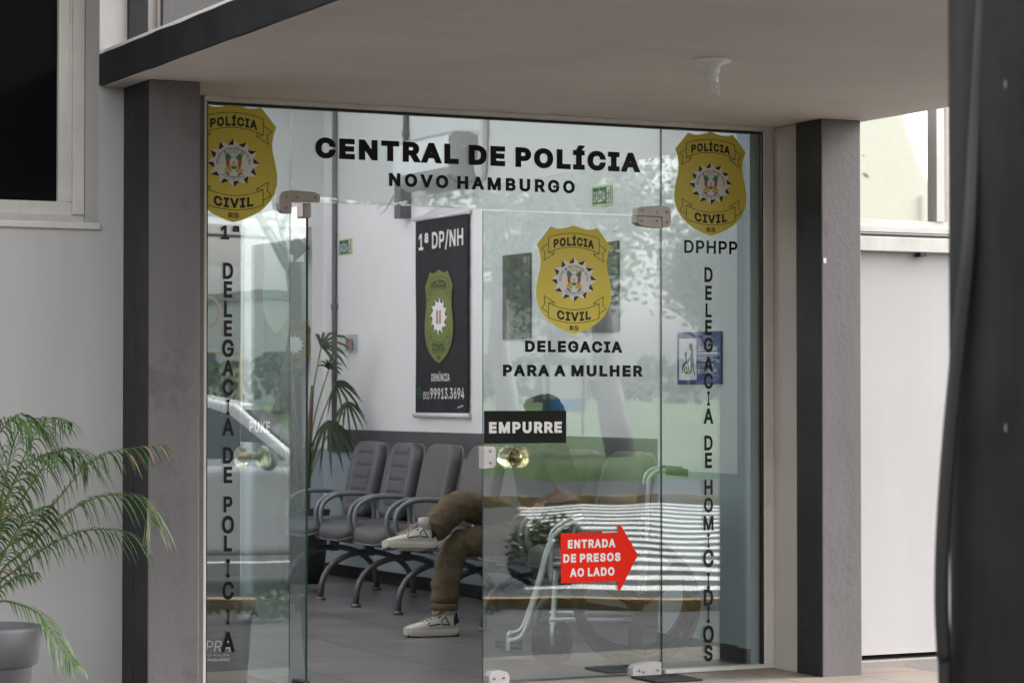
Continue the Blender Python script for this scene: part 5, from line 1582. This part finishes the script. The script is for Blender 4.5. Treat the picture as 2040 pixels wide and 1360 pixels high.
# ================================================================== OUTSIDE NEAR THINGS
# areca palm in grey pot
pc = Vector((-2.515, -.72, 0))
pp_ = thing('potted_palm', 'feathery green palm in a grey plastic pot by the white wall', 'potted plant', (pc.x, pc.y, -.1))
q = MB()
q.lathe([(.13, 0), (.165, .36), (.167, .362), (.185, .372), (.205, .50), (.203, .512), (.19, .512), (.175, .46)], (0, 0, 0), 40)
q.build('pot', M['pot'], pp_)
q = MB(); q.lathe([(0, .475), (.18, .465)], (0, 0, 0), 24); q.build('soil', M['soil'], pp_)
def frond(pxpts, y0, y1, llen, wide=.0032, n=32, droop=1.1, dry=0, seed=0, start=.22, sidef=1.):
    rr = random.Random(seed)
    off = Vector((pc.x, pc.y, -.1))
    P = []
    for i, (a, b) in enumerate(pxpts):
        P.append(at(a, b, y=y0+(y1-y0)*i/(len(pxpts)-1))-off)
    P = smooth_path(P, 8)
    q = MB()
    q.tube(P, [max(.0012, .0062*(1-i/len(P))) for i in range(len(P))], 6, 1)
    m = len(P)
    for k in range(n):
        s_ = start+(1-start)*k/(n-1)
        f_ = s_*(m-1); i = min(int(f_), m-2)
        p = P[i].lerp(P[i+1], f_-i)
        t = (P[i+1]-P[i]).normalized()
        for sg in (-1, 1):
            sd = t.cross(Vector((0, 0, 1)))
            if sd.length < .1: sd = Vector((1, 0, 0))
            sd.normalize()
            upv = sd.cross(t).normalized()
            ln = llen*(sin(pi*(.14+.80*((s_-start)/(1-start))))**.7)*rr.uniform(.8, 1.12)
            d_ = (sd*sg*.75*sidef+t*.75+upv*.45+Vector((rr.uniform(-.12, .12), rr.uniform(-.12, .12), rr.uniform(-.1, .1)))).normalized()
            pts = [p+d_*ln*u+Vector((0, 0, -1))*(droop*ln*u**2.1) for u in (0, .2, .4, .6, .8, 1)]
            mi = 2 if ((dry and s_ > .72 and rr.random() < dry) or rr.random() < .02) else 0
            blade(q, pts, wide*rr.uniform(.75, 1.15), upv, mi, fold=.15)
    o = q.build('frond', [M['frond'], M['frond_stem'], M['frond_dry']], pp_, fix=False)
    return o
B0 = (-18, 1225)
FR = [
 ([B0, (0, 1109), (62, 1055), (123, 985), (177, 923), (239, 897), (325, 887)], -.72, -.95, .20, dict(dry=.35)),
 ([B0, (0, 1142), (49, 1096), (123, 1030), (185, 993), (247, 985), (288, 1000), (300, 1034)], -.72, -.9, .21, {}),
 ([B0, (0, 1160), (41, 1129), (82, 1096), (144, 1063), (206, 1054), (258, 1063), (286, 1090)], -.72, -.8, .19, {}),
 ([B0, (0, 1197), (41, 1204), (78, 1222), (103, 1258), (128, 1298), (150, 1322)], -.72, -1.0, .12, dict(n=28, wide=.0034)),
 ([B0, (0, 1063), (41, 998), (86, 930), (115, 902), (150, 897), (172, 922)], -.72, -.6, .21, {}),
 ([B0, (-5, 1050), (12, 950), (28, 880), (50, 842), (84, 850), (102, 886)], -.72, -.75, .20, {}),
 ([B0, (0, 1040), (40, 930), (74, 858), (100, 834), (140, 842)], -.72, -.5, .17, dict(n=30, wide=.0032)),
 ([B0, (-10, 1090), (0, 1020), (30, 960), (70, 915), (110, 905)], -.72, -1.05, .24, dict(wide=.0038)),
 ([B0, (-30, 1080), (-30, 960), (-5, 870), (30, 836), (55, 850)], -.72, -.95, .26, dict(wide=.0038)),
 ([B0, (-12, 1150), (20, 1080), (50, 1035), (90, 1010)], -.72, -1.1, .22, dict(wide=.0038)),
 ([B0, (-40, 1120), (-70, 1000), (-110, 930), (-170, 920)], -.72, -.9, .24, {}),
 ([B0, (-5, 1180), (30, 1150), (70, 1140)], -.72, -.85, .10, dict(n=16, wide=.0035)),
]
for i, (pts, y0, y1, ln, kw) in enumerate(FR):
    frond(pts, y0, y1, ln, seed=i+1, **kw)

# dark steel post and its cable
dpt = 5.0
pe = atd(1893, 680, dpt)
po = thing('steel_post', 'thick dark painted steel post with chipped paint in the right foreground', 'post', (pe.x+RV.x*.15, pe.y+RV.y*.15, -.2))
q = MB(); q.lathe([(.15, 0), (.15, 5.5)], (0, 0, 0), 48); o = q.build('post_shaft', M['post'], po)
q = MB(); q.lathe([(.19, 0), (.19, .02)], (0, 0, 0), 32); q.build('base_plate', M['post'], po)
q = MB()
for (px, py) in ((1978, 183), (1976, 850)):
    off = (px-1893)/F*dpt
    xo = off-.15
    yo_ = -sqrt(max(0, .15**2-xo*xo))-.0012
    z = atd(px, py, dpt).z+.2
    c_ = RV*xo+Vector((DV.x, DV.y, 0)).normalized()*yo_
    poly = [(random.uniform(.6, 1.1)*.0035*cos(a*pi/4), random.uniform(.6, 1.2)*.009*sin(a*pi/4)) for a in range(8)]
    fdir = -Vector((DV.x, DV.y, 0)).normalized()
    q.prism(poly, 0, .002, lambda u, v, w: (c_ + RV*u + Vector((0, 0, z+v)) + fdir*w), 0)
q.build('paint_chip', mat('worn primer', (.16, .14, .12), .6), po, fix=True)
pts = [(1960, -60), (1952, 80), (1942, 250), (1929, 480), (1914, 640), (1901, 770), (1887, 930), (1878, 1080), (1876, 1200), (1880, 1300), (1884, 1420)]
P = []
for i, (a, b) in enumerate(pts):
    P.append(atd(a, b, dpt-.08 if i < 3 else dpt-.12+.008*i))
P.append(P[-1]+Vector((0, 0, -1.0)))
q = MB(); q.tube(smooth_path(P, 6), .0145, 12)
tag(q.build('hanging_cable', M['cable']), 'thick black cable hanging down along the dark steel post', 'cable')

# canopy lamp
lp = at(1418, 118, z=ZS)
la = thing('ceiling_lamp', 'bare spiral bulb in a white socket under the canopy', 'lamp', (lp.x, lp.y, ZS))
q = MB(); q.lathe([(.072, -.001), (.074, -.010), (.066, -.017), (.034, -.024), (.03, -.05), (.028, -.056), (0, -.056)], (0, 0, 0), 32); q.build('socket', M['lamp_white'], la)
q = MB(); q.lathe([(.024, -.057), (.026, -.062), (.026, -.085), (.02, -.092), (0, -.092)], (0, 0, 0), 24); q.build('ballast', M['lamp_white'], la)
q = MB()
for off in (0, pi):
    pts = [(.026*cos(off+t*.35), .026*sin(off+t*.35), -.093-.00125*t) for t in range(0, 38)]
    q.tube(pts, .0040, 8)
q.build('bulb', M['lamp_white'], la)

# door mat
q = MB(); a = at(1262, 1352, z=0.0); b = at(1410, 1348, z=0.0)
q.box(.60, -.34, .001, .84, -.10, .010); tag(q.build('door_mat', M['mat'], bevel=.004), 'dark ribbed door mat on the porch tiles', 'mat')

# ================================================================== STREET (seen mirrored in the glass)
def car(paint, label):
    t = thing('parked_car', label, 'car', (0, 0, 0), 'cars across and along the street')
    # local: front +x, length 4.3
    prof = [(-2.1, .28), (-2.15, .55), (-2.1, .85), (-1.95, .95), (-1.5, .98), (1.0, .94), (1.7, .86), (2.1, .72), (2.2, .5), (2.15, .28)]
    q = MB(); q.prism(prof, -.84, .84, lambda u, v, w: (u, w, v), 0); q.build('car_body', paint, t, bevel=.07, seg=4)
    ca = [(-1.75, .95), (-1.35, 1.42), (-.9, 1.49), (.1, 1.49), (.45, 1.42), (1.05, .93)]
    q = MB()
    V = []
    for w in (-.78, .78):
        for (u, v) in ca: V.append((u, w*(1-.22*(v-.95)/.54), v))
    n = len(ca)
    q.add(V, [tuple(range(n)), tuple(range(2*n-1, n-1, -1))]+[(i, (i+1) % n, n+(i+1) % n, n+i) for i in range(n)])
    cb = q.build('cabin', paint, t, bevel=.04, seg=3)
    for sg in (-1, 1):
        for wn_ in ([(-1.42, 1.0), (-1.18, 1.38), (-.55, 1.42), (-.5, 1.0)], [(-.42, 1.0), (-.47, 1.42), (.15, 1.42), (.4, 1.34), (.85, 1.0)]):
            q = MB()
            q.add([(u, sg*(.78*(1-.22*(v-.95)/.54)+.006), v) for u, v in wn_], [tuple(range(len(wn_)))])
            w_ = q.build('side_window', M['car_glass'], t, fix=False)
            md = w_.modifiers.new('thick', 'SOLIDIFY'); md.thickness = .012
        q = MB(); q.lathe([(0, -.1), (.06, -.09), (.085, 0), (.06, .07), (0, .08)], (.72, sg*.95, 1.0), 14, 0, axis=Matrix.Rotation(pi/2, 3, 'X')); q.tube([(.72, sg*.8, .96), (.72, sg*.95, .98)], .025, 8)
        q.build('mirror', M['tyre'], t)
        q = MB(); q.box(-.25, sg*.835, .82, -.05, sg*.87, .85); q.box(-1.2, sg*.835, .84, -1.02, sg*.87, .87); q.build('door_handle', paint, t, bevel=.008)
        q = MB(); q.box(2.02, sg*.45, .6, 2.16, sg*.8, .74); q.build('headlight', M['white_print'], t, bevel=.02)
        q = MB(); q.box(-2.15, sg*.5, .68, -2.08, sg*.8, .88); q.build('tail_light', M['lamp_red'], t, bevel=.02)
        for x in (-1.3, 1.35):
            q = MB(); q.lathe([(.2, -.1), (.31, -.1), (.325, -.06), (.325, .06), (.31, .1), (.2, .1)], (x, sg*.76, .325), 28, 0, axis=Matrix.Rotation(pi/2, 3, 'X'))
            w_ = q.build('wheel', M['tyre'], t)
            q = MB(); q.lathe([(0, -.08), (.2, -.09), (.205, 0), (.2, .09), (0, .08)], (x, sg*.76, .325), 20, 0, axis=Matrix.Rotation(pi/2, 3, 'X')); q.build('rim', M['rim'], w_)
    q = MB(); q.add([(1.0, -.62, .98), (1.0, .62, .98), (.5, .58, 1.40), (.5, -.58, 1.40)], [(0, 1, 2, 3)])
    q.add([(-1.72, -.62, 1.0), (-1.72, .62, 1.0), (-1.4, .58, 1.38), (-1.4, -.58, 1.38)], [(0, 1, 2, 3)])
    w_ = q.build('windscreen', M['car_glass'], t, fix=False)
    md = w_.modifiers.new('thick', 'SOLIDIFY'); md.thickness = .02; md.offset = 0
    return t
c1 = car(M['car_white'], 'white car parked close by, its door and mirror reflected in the left glass panel')
p = st(-1.95-.55, 8.55, -.2); c1.location = p; c1.rotation_euler = (0, 0, ST_ANG)
far = [(14, 38.5, 0, 'white car far off reflected beside the blue board'), (21, 44, pi, 'white car farther off, behind the first far white car'), (-3, 40, 0, 'white car beyond the lawn edge, reflected at far left')]
for (s_, n_, r_, lab) in far:
    c = copy_tree(c1); c['label'] = lab
    c.location = st(s_, n_+14, .85); c.rotation_euler = (0, 0, ST_ANG+r_)

# trees -------------------------------------------------------------------
def tree_mesh(seed, h, cr, leaves, size, lm, bark, bare=False, trunk_h=None):
    rr = random.Random(seed)
    tk = MB(); lv = MB()
    th = trunk_h or h*.38
    tips = []
    def branch(p, d, ln, r, depth):
        pts = [p]; cur = p.copy(); dd = d.copy()
        for k in range(4):
            dd = (dd+Vector((rr.uniform(-.22, .22), rr.uniform(-.22, .22), rr.uniform(-.05, .2)))).normalized()
            cur = cur+dd*ln/4; pts.append(cur.copy())
        tk.tube(pts, [r*(1-.12*k) for k in range(5)], 7 if depth < 2 else 5, 0)
        tips.append(cur)
        if depth < (4 if bare else 3):
            for k in range(rr.choice((2, 3, 3))):
                a = rr.uniform(0, 2*pi)
                nd = (dd+Vector((cos(a), sin(a), rr.uniform(-.1, .5)))*rr.uniform(.5, .95)).normalized()
                branch(pts[-1-rr.choice((0, 0, 1))], nd, ln*rr.uniform(.6, .8), r*.55, depth+1)
    branch(Vector((0, 0, 0)), Vector((rr.uniform(-.08, .08), rr.uniform(-.08, .08), 1)), th, h*.028, 0)
    if not bare:
        cl = [(t, rr.uniform(.5, 1.)*cr*.42) for t in tips if t.z > th*.8]
        while len(cl) < 24:
            a = rr.uniform(0, 2*pi); rad = cr*sqrt(rr.random())*.85
            cl.append((Vector((rad*cos(a), rad*sin(a), th+(h-th)*rr.uniform(.15, .95)*(1-.35*(rad/cr)**2))), rr.uniform(.25, .45)*cr))
    else:
        cl = [(t, .5) for t in tips if t.z > th]
    for k in range(leaves):
        c, r = rr.choice(cl)
        v = Vector((rr.gauss(0, .5), rr.gauss(0, .5), rr.gauss(0, .38)))*r
        p = c+v
        s_ = size*rr.uniform(.6, 1.3)
        a = Vector((rr.gauss(0, 1), rr.gauss(0, 1), rr.gauss(0, .6))).normalized()
        b = a.cross(Vector((rr.gauss(0, 1), rr.gauss(0, 1), rr.gauss(0, 1)))).normalized()
        lv.add([p-a*s_, p+b*s_*.45, p+a*s_, p-b*s_*.45], [(0, 1, 2, 3)], 0)
    return tk, lv
def make_tree(seed, h, cr, n, size, lm, bark, label, loc, group='trees across the street', bare=False, trunk_h=None):
    t = thing('street_tree', label, 'tree', loc, group)
    tk, lv = tree_mesh(seed, h, cr, n, size, lm, bark, bare, trunk_h)
    tk.build('trunk', bark, t); lv.build('crown', lm, t, fix=False)
    return t
t1 = make_tree(11, 9, 3.8, 11000, .12, M['leaf'], M['trunk'], 'light green spreading tree reflected in the right glass panel', st(22, 58, .9), trunk_h=2.6)
t2 = make_tree(23, 8, 2.6, 60, .05, M['leaf'], M['trunk_pale'], 'nearly bare pale tree reflected in the left glass panel', st(-1.5, 47, .6), bare=True)
t3 = make_tree(31, 7, 3.0, 9000, .11, M['leaf_dark'], M['trunk'], 'dark green tree reflected behind the blue board', st(7, 66, 1), trunk_h=2.2)
def ctree(src, s_, n_, sc_, rz, lab, z=1.0):
    c = copy_tree(src); c['label'] = lab; c.location = st(s_, n_, z); c.rotation_euler = (0, 0, rz); c.scale = (sc_, sc_, sc_)
ctree(t1, 30, 72, 1.15, 1.1, 'large light green tree at the far end of the lawn, right of the reflected cars')
ctree(t1, 14, 78, .9, 2.3, 'rounded green tree behind the far reflected cars')
ctree(t2, 12, 50, .9, 2.0, 'bare branched tree with a forked trunk reflected beside the narrow plaque', .7)
ctree(t2, -6, 55, 1.2, .7, 'tall bare tree reflected at the far left of the glass', .8)
ctree(t3, 38, 62, 1.1, .4, 'dark green tree beyond the lawn on the far right of the reflection')
ctree(t3, 1, 82, 1.2, 3.0, 'dark tree in front of the pale house reflected in the left panel')
ctree(t1, 50, 80, 1.2, 4.0, 'light green tree standing before the long cream building')

q = MB(); rr = random.Random(9)
for k in range(7000):
    s_ = rr.uniform(-30, 70); n_ = 84+rr.gauss(0, .5); z_ = 1+1.9*rr.random()**.7*(.8+.35*mnoise.noise(Vector((s_*.4, 0, 0))))
    p = st(s_, n_, z_); z2 = rr.uniform(.14, .3)
    u = Vector((rr.gauss(0, 1), rr.gauss(0, 1), rr.gauss(0, 1))).normalized()*z2
    b = u.cross(Vector((rr.gauss(0, 1), rr.gauss(0, 1), rr.gauss(0, 1)))).normalized()*z2*.6
    q.add([p-u, p+b, p+u, p-b], [(0, 1, 2, 3)])
tag(q.build('hedge', M['leaf_dark'], fix=False), 'long dark green hedge beyond the lawn across the street', 'hedge')
def mir(px, D, z):
    p = CAM + ray(px, 790)*D
    return Vector((p.x, -p.y, z))
big = make_tree(57, 10.5, 3.7, 14000, .11, M['leaf'], M['trunk_pale'], 'large spreading tree with a pale trunk reflected right of the door badge', mir(1245, 50, -.05), trunk_h=4.2)
for (px_, D_, sc_, rz, lab) in ((1010, 54, 1.0, 2.1, 'large pale trunked tree reflected behind the narrow wall plaque'), (800, 60, 1.05, 1.0, 'large pale trunked tree left of the other two by the road')):
    c = copy_tree(big); c['label'] = lab; c.location = mir(px_, D_, .3); c.rotation_euler = (0, 0, rz); c.scale = (sc_,)*3
# planter with shrub beside the crosswalk
pl_ = at(1092, 1163, z=-.2); pl_ = Vector((pl_.x, -pl_.y, -.2))
def shrub(name, label, loc, r, h, n, size, m, seed, pot=None, group=None):
    t = thing(name, label, 'shrub', loc, group)
    rr = random.Random(seed)
    z0 = 0
    if pot:
        q = MB(); q.lathe([(pot*.55, 0), (pot*.9, .06), (pot, .14), (pot*.95, .22), (pot*.8, .25), (pot*.7, .22)], (0, 0, 0), 28); q.build('pot', M['pot_dark'], t)
        z0 = .2
    q = MB(); lv = MB()
    for k in range(9):
        a = rr.uniform(0, 6.28); e = Vector((r*.7*cos(a), r*.7*sin(a), z0+h*rr.uniform(.6, 1)))
        q.tube([(0, 0, z0), e*.5+Vector((0, 0, .06)), e], .006, 5)
    for k in range(n):
        a = rr.uniform(0, 6.28); rad = r*sqrt(rr.random()); zz = z0+h*rr.uniform(.1, 1)*(1-.5*(rad/r)**2)
        p = Vector((rad*cos(a), rad*sin(a), zz+.06*rr.random()*mnoise.noise(Vector((rad*4, a, 0)))))
        u = Vector((rr.gauss(0, 1), rr.gauss(0, 1), rr.gauss(.4, 1))).normalized()
        b = u.cross(Vector((rr.gauss(0, 1), rr.gauss(0, 1), rr.gauss(0, 1)))).normalized()
        s_ = size*rr.uniform(.6, 1.3)
        lv.add([p-u*s_, p+b*s_*.4, p+u*s_, p-b*s_*.4], [(0, 1, 2, 3)])
    q.build('stem', M['trunk'], t); lv.build('foliage', m, t, fix=False)
    return t
shrub('planter_shrub', 'dark green shrub in a round black planter by the crosswalk', pl_, .34, .36, 900, .035, M['leaf_dark'], 5, pot=.33)
b1 = at(545, 1238, z=-.1)
shrub('kerb_shrub', 'small bright green shrub at kerb reflected low in left panel', (b1.x, -b1.y, -.1), .15, .19, 500, .022, M['leaf'], 8)
q = MB()
rr = random.Random(4)
for (s0, s1, cnt) in ((-6.4, .0, 1500), (5.1, 9, 700)):
    for k in range(cnt):
        s_ = rr.uniform(s0, s1); n_ = 4.85+rr.gauss(0, .13)
        p = st(s_, n_, -.1); h = rr.uniform(.03, .11)*(.6+.6*max(0, mnoise.noise(Vector((s_*1.5, 0, 0)))+.3))
        d = Vector((rr.uniform(-.5, .5), rr.uniform(-.5, .5), 1)).normalized()*h
        w = Vector((rr.gauss(0, 1), rr.gauss(0, 1), 0)).normalized()*.006
        q.add([p-w, p+w, p+d], [(0, 1, 2)])
tag(q.build('kerb_grass', M['lawn'], fix=False), 'strip of ragged grass growing along the near kerb', 'grass', kind='stuff')
# soil heap on the median
q = MB(); V, Fc = [], []
cc = at(1105, 1000, z=-.1); cc = Vector((cc.x, -cc.y, -.05))
for i in range(7):
    for k in range(20):
        a = 2*pi*k/20; r = .36*i/6
        V.append(cc+Vector((r*cos(a), r*sin(a)*.8,   .18*(1-(i/6)**1.2)+.03*mnoise.noise(Vector((r*3*cos(a), r*3*sin(a), 0))))))
for i in range(6):
    for k in range(20):
        k2 = (k+1) % 20; Fc.append((i*20+k, i*20+k2, (i+1)*20+k2, (i+1)*20+k))
q.add(V, Fc, 0, True)
tag(q.build('soil_heap', M['soil'], fix=False), 'low heap of reddish soil on the median kerb', 'soil heap')

# blue board on two legs on the lawn
bb = at(1140, 905, z=.0); bb = Vector((bb.x, -bb.y, 0))
bs = thing('notice_board', 'blue and white notice board on two dark legs on the lawn', 'sign', (bb.x, bb.y, -.02), rotz=ST_ANG)
q = MB(); q.box(-.7, -.03, .95, .35, .03, 1.25); q.build('blue_panel', M['sign_blue'], bs)
q = MB(); q.box(-.7, -.028, 1.25, .35, .028, 1.95); q.build('white_panel', M['house_pale'], bs)
q = MB(); q.box(-.7, -.028, 1.95, .35, .028, 2.1); q.build('green_panel', M['green_print'], bs)
for x in (-.6, .28):
    q = MB(); q.box(x-.04, .031, 0, x+.04, .10, 2.05); q.build('leg', M['trunk'], bs)

# buildings across the street
def house(name, label, loc, rz, w, d, h, m, storeys, flat=True, group='buildings across the street'):
    t = thing(name, label, 'building', loc, group, rz)
    q = MB(); q.box(-w/2, -d/2, -1, w/2, d/2, h); q.build('wall', m, t)
    if flat:
        q = MB(); q.box(-w/2-.15, -d/2-.15, h, w/2+.15, d/2+.15, h+.35); q.build('roof', M['concrete'], t)
    else:
        q = MB(); q.prism([(-w/2-.5, h), (w/2+.5, h), (0, h+w*.18)], -d/2-.4, d/2+.4, lambda u, v, w_: (u, w_, v)); q.build('roof', M['roof'], t)
    nx = max(2, int(w/3))
    for sgn in (1,):
        for sy in range(storeys):
            for k in range(nx):
                x = -w/2+(k+.5)*w/nx; z = .9+sy*(h/storeys)
                q = MB(); q.box(x-.6, d/2+.001, z, x+.6, d/2+.04, z+1.2); fr = q.build('window', M['alu'], t)
                q = MB(); q.box(x-.52, d/2+.041, z+.08, x+.52, d/2+.05, z+1.12); q.build('pane', M['car_glass'], fr)
    q = MB(); q.box(-.5, d/2+.001, 0, .5, d/2+.05, 2.1); q.build('door', M['trunk'], t)
    return t
house('pale_house', 'low pale flat roofed house behind the bare trees', st(-8, 95, 1), ST_ANG, 18, 8, 4.2, M['house_pale'], 1)
house('cream_building', 'long cream building beyond the light green trees', st(62, 98, 1), ST_ANG, 30, 10, 6.6, M['house'], 2)
house('tiled_house', 'cream house with a tiled gable roof behind the dark tree', st(24, 104, 1), ST_ANG, 14, 9, 4.0, M['house'], 1, flat=False)
# neighbour mirrored in the right window
wc_ = at(1750, 400, y=90)
nb = thing('neighbour_block', 'beige steep gabled block mirrored in the bright right window', 'building', (wc_.x, -88, 0), 'buildings across the street')
pxm = (CAM-Vector((wc_.x, 90, 0))).length/F
def nbp(px, py): return ((px-1750)*pxm*1.12, 1.274+(790-py)*pxm)
q = MB(); q.prism([(nbp(1600, 900)[0], -1), nbp(1600, 150), nbp(1722, 150), nbp(1742, 270), nbp(1765, 330), nbp(1800, 402), nbp(1803, 418), nbp(1793, 440), (nbp(1793, 440)[0], -1)], -.3, .3, lambda u, v, w_: (u, w_, v))
q.build('wall', mat('beige render', (.74, .74, .66), .9, var=.04), nb)
q = MB(); p_ = nbp(1770, 400); q.box(p_[0]-.05, .301, 4, p_[0]+.12, .4, p_[1]); q.build('drain_pipe', M['house_pale'], nb)
for k, zz in enumerate((6.9, 7.5)):
    q = MB(); pts = [(-10+6*i, -70, zz-.25*sin(pi*i/20)) for i in range(21)]
    q.tube(pts, .05, 6)
    tag(q.build('overhead_wire', M['wire']), ('lower' if k == 0 else 'upper')+' overhead wire mirrored across the right window', 'wire', 'overhead wires')

# playground frame reflected at far left
pg = at(425, 700, z=1.5); d_ = 46
pp0 = CAM + ray(425, 760)*d_; pp0 = Vector((pp0.x, -pp0.y, .55))
pf = thing('play_frame', 'yellow and orange tubular play frame reflected in left panel', 'play frame', pp0, rotz=ST_ANG)
q = MB()
for x in (-.5, .5):
    q.tube([(x, -.5, 0), (x, 0, 1.5), (x, .5, 0)], .02, 8)
q.tube([(-.5, 0, 1.5), (.5, 0, 1.5)], .02, 8); q.tube([(-.5, -.3, .6), (.5, -.3, .6)], .02, 8)
q.build('climbing_bars', M['play_yellow'], pf)
q = MB(); q.tube([(.30*cos(t*pi/12)-.2, 0, 2.3+.30*sin(t*pi/12)) for t in range(25)], .022, 8, cap=False); q.build('ring', M['play_orange'], pf)

# ================================================================== LIGHT, WORLD, CAMERA
SUN_EL, SUN_AZ = 36, 94      # azimuth clockwise from +Y
w = bpy.data.worlds.new('World'); sc.world = w; w.use_nodes = True
N, L = w.node_tree.nodes, w.node_tree.links
bg = N['Background']
sky = N.new('ShaderNodeTexSky'); sky.sky_type = 'NISHITA'; sky.sun_disc = False
sky.sun_elevation = radians(SUN_EL); sky.sun_rotation = radians(SUN_AZ)
sky.air_density = 1.6; sky.dust_density = 5; sky.ozone_density = 1.0
hs = N.new('ShaderNodeHueSaturation'); hs.inputs['Saturation'].default_value = .14
L.new(sky.outputs[0], hs.inputs['Color']); L.new(hs.outputs[0], bg.inputs[0])
bg.inputs[1].default_value = .15
sl = bpy.data.lights.new('sun', 'SUN'); sl.energy = .55; sl.angle = radians(25); sl.color = (1, .96, .9)
so = bpy.data.objects.new('sun', sl); COL.objects.link(so)
a, e = radians(SUN_AZ), radians(SUN_EL)
sd = Vector((sin(a)*cos(e), cos(a)*cos(e), sin(e)))
so.rotation_euler = sd.to_track_quat('Z', 'Y').to_euler()
so.location = (0, 0, 20)

cd = bpy.data.cameras.new('camera'); co = bpy.data.objects.new('camera', cd); COL.objects.link(co)
co.location = CAM
co.rotation_euler = Matrix((RV, UV, -DV)).transposed().to_euler()
cd.sensor_width = 36; cd.lens = 36*F/2040
cd.clip_end = 2000; cd.clip_start = .1
cd.dof.use_dof = True; cd.dof.focus_distance = 11.2; cd.dof.aperture_fstop = 6.3
sc.camera = co

sc.view_settings.view_transform = 'Standard'
sc.view_settings.look = 'None'
sc.view_settings.exposure = 1.88
sc.view_settings.gamma = 1
cy = sc.cycles
cy.use_denoising = True
cy.max_bounces = 12; cy.diffuse_bounces = 5; cy.glossy_bounces = 5; cy.transmission_bounces = 8; cy.transparent_max_bounces = 24
cy.caustics_reflective = False; cy.caustics_refractive = False
cy.sample_clamp_indirect = 4
cy.use_adaptive_sampling = True; cy.adaptive_threshold = .015
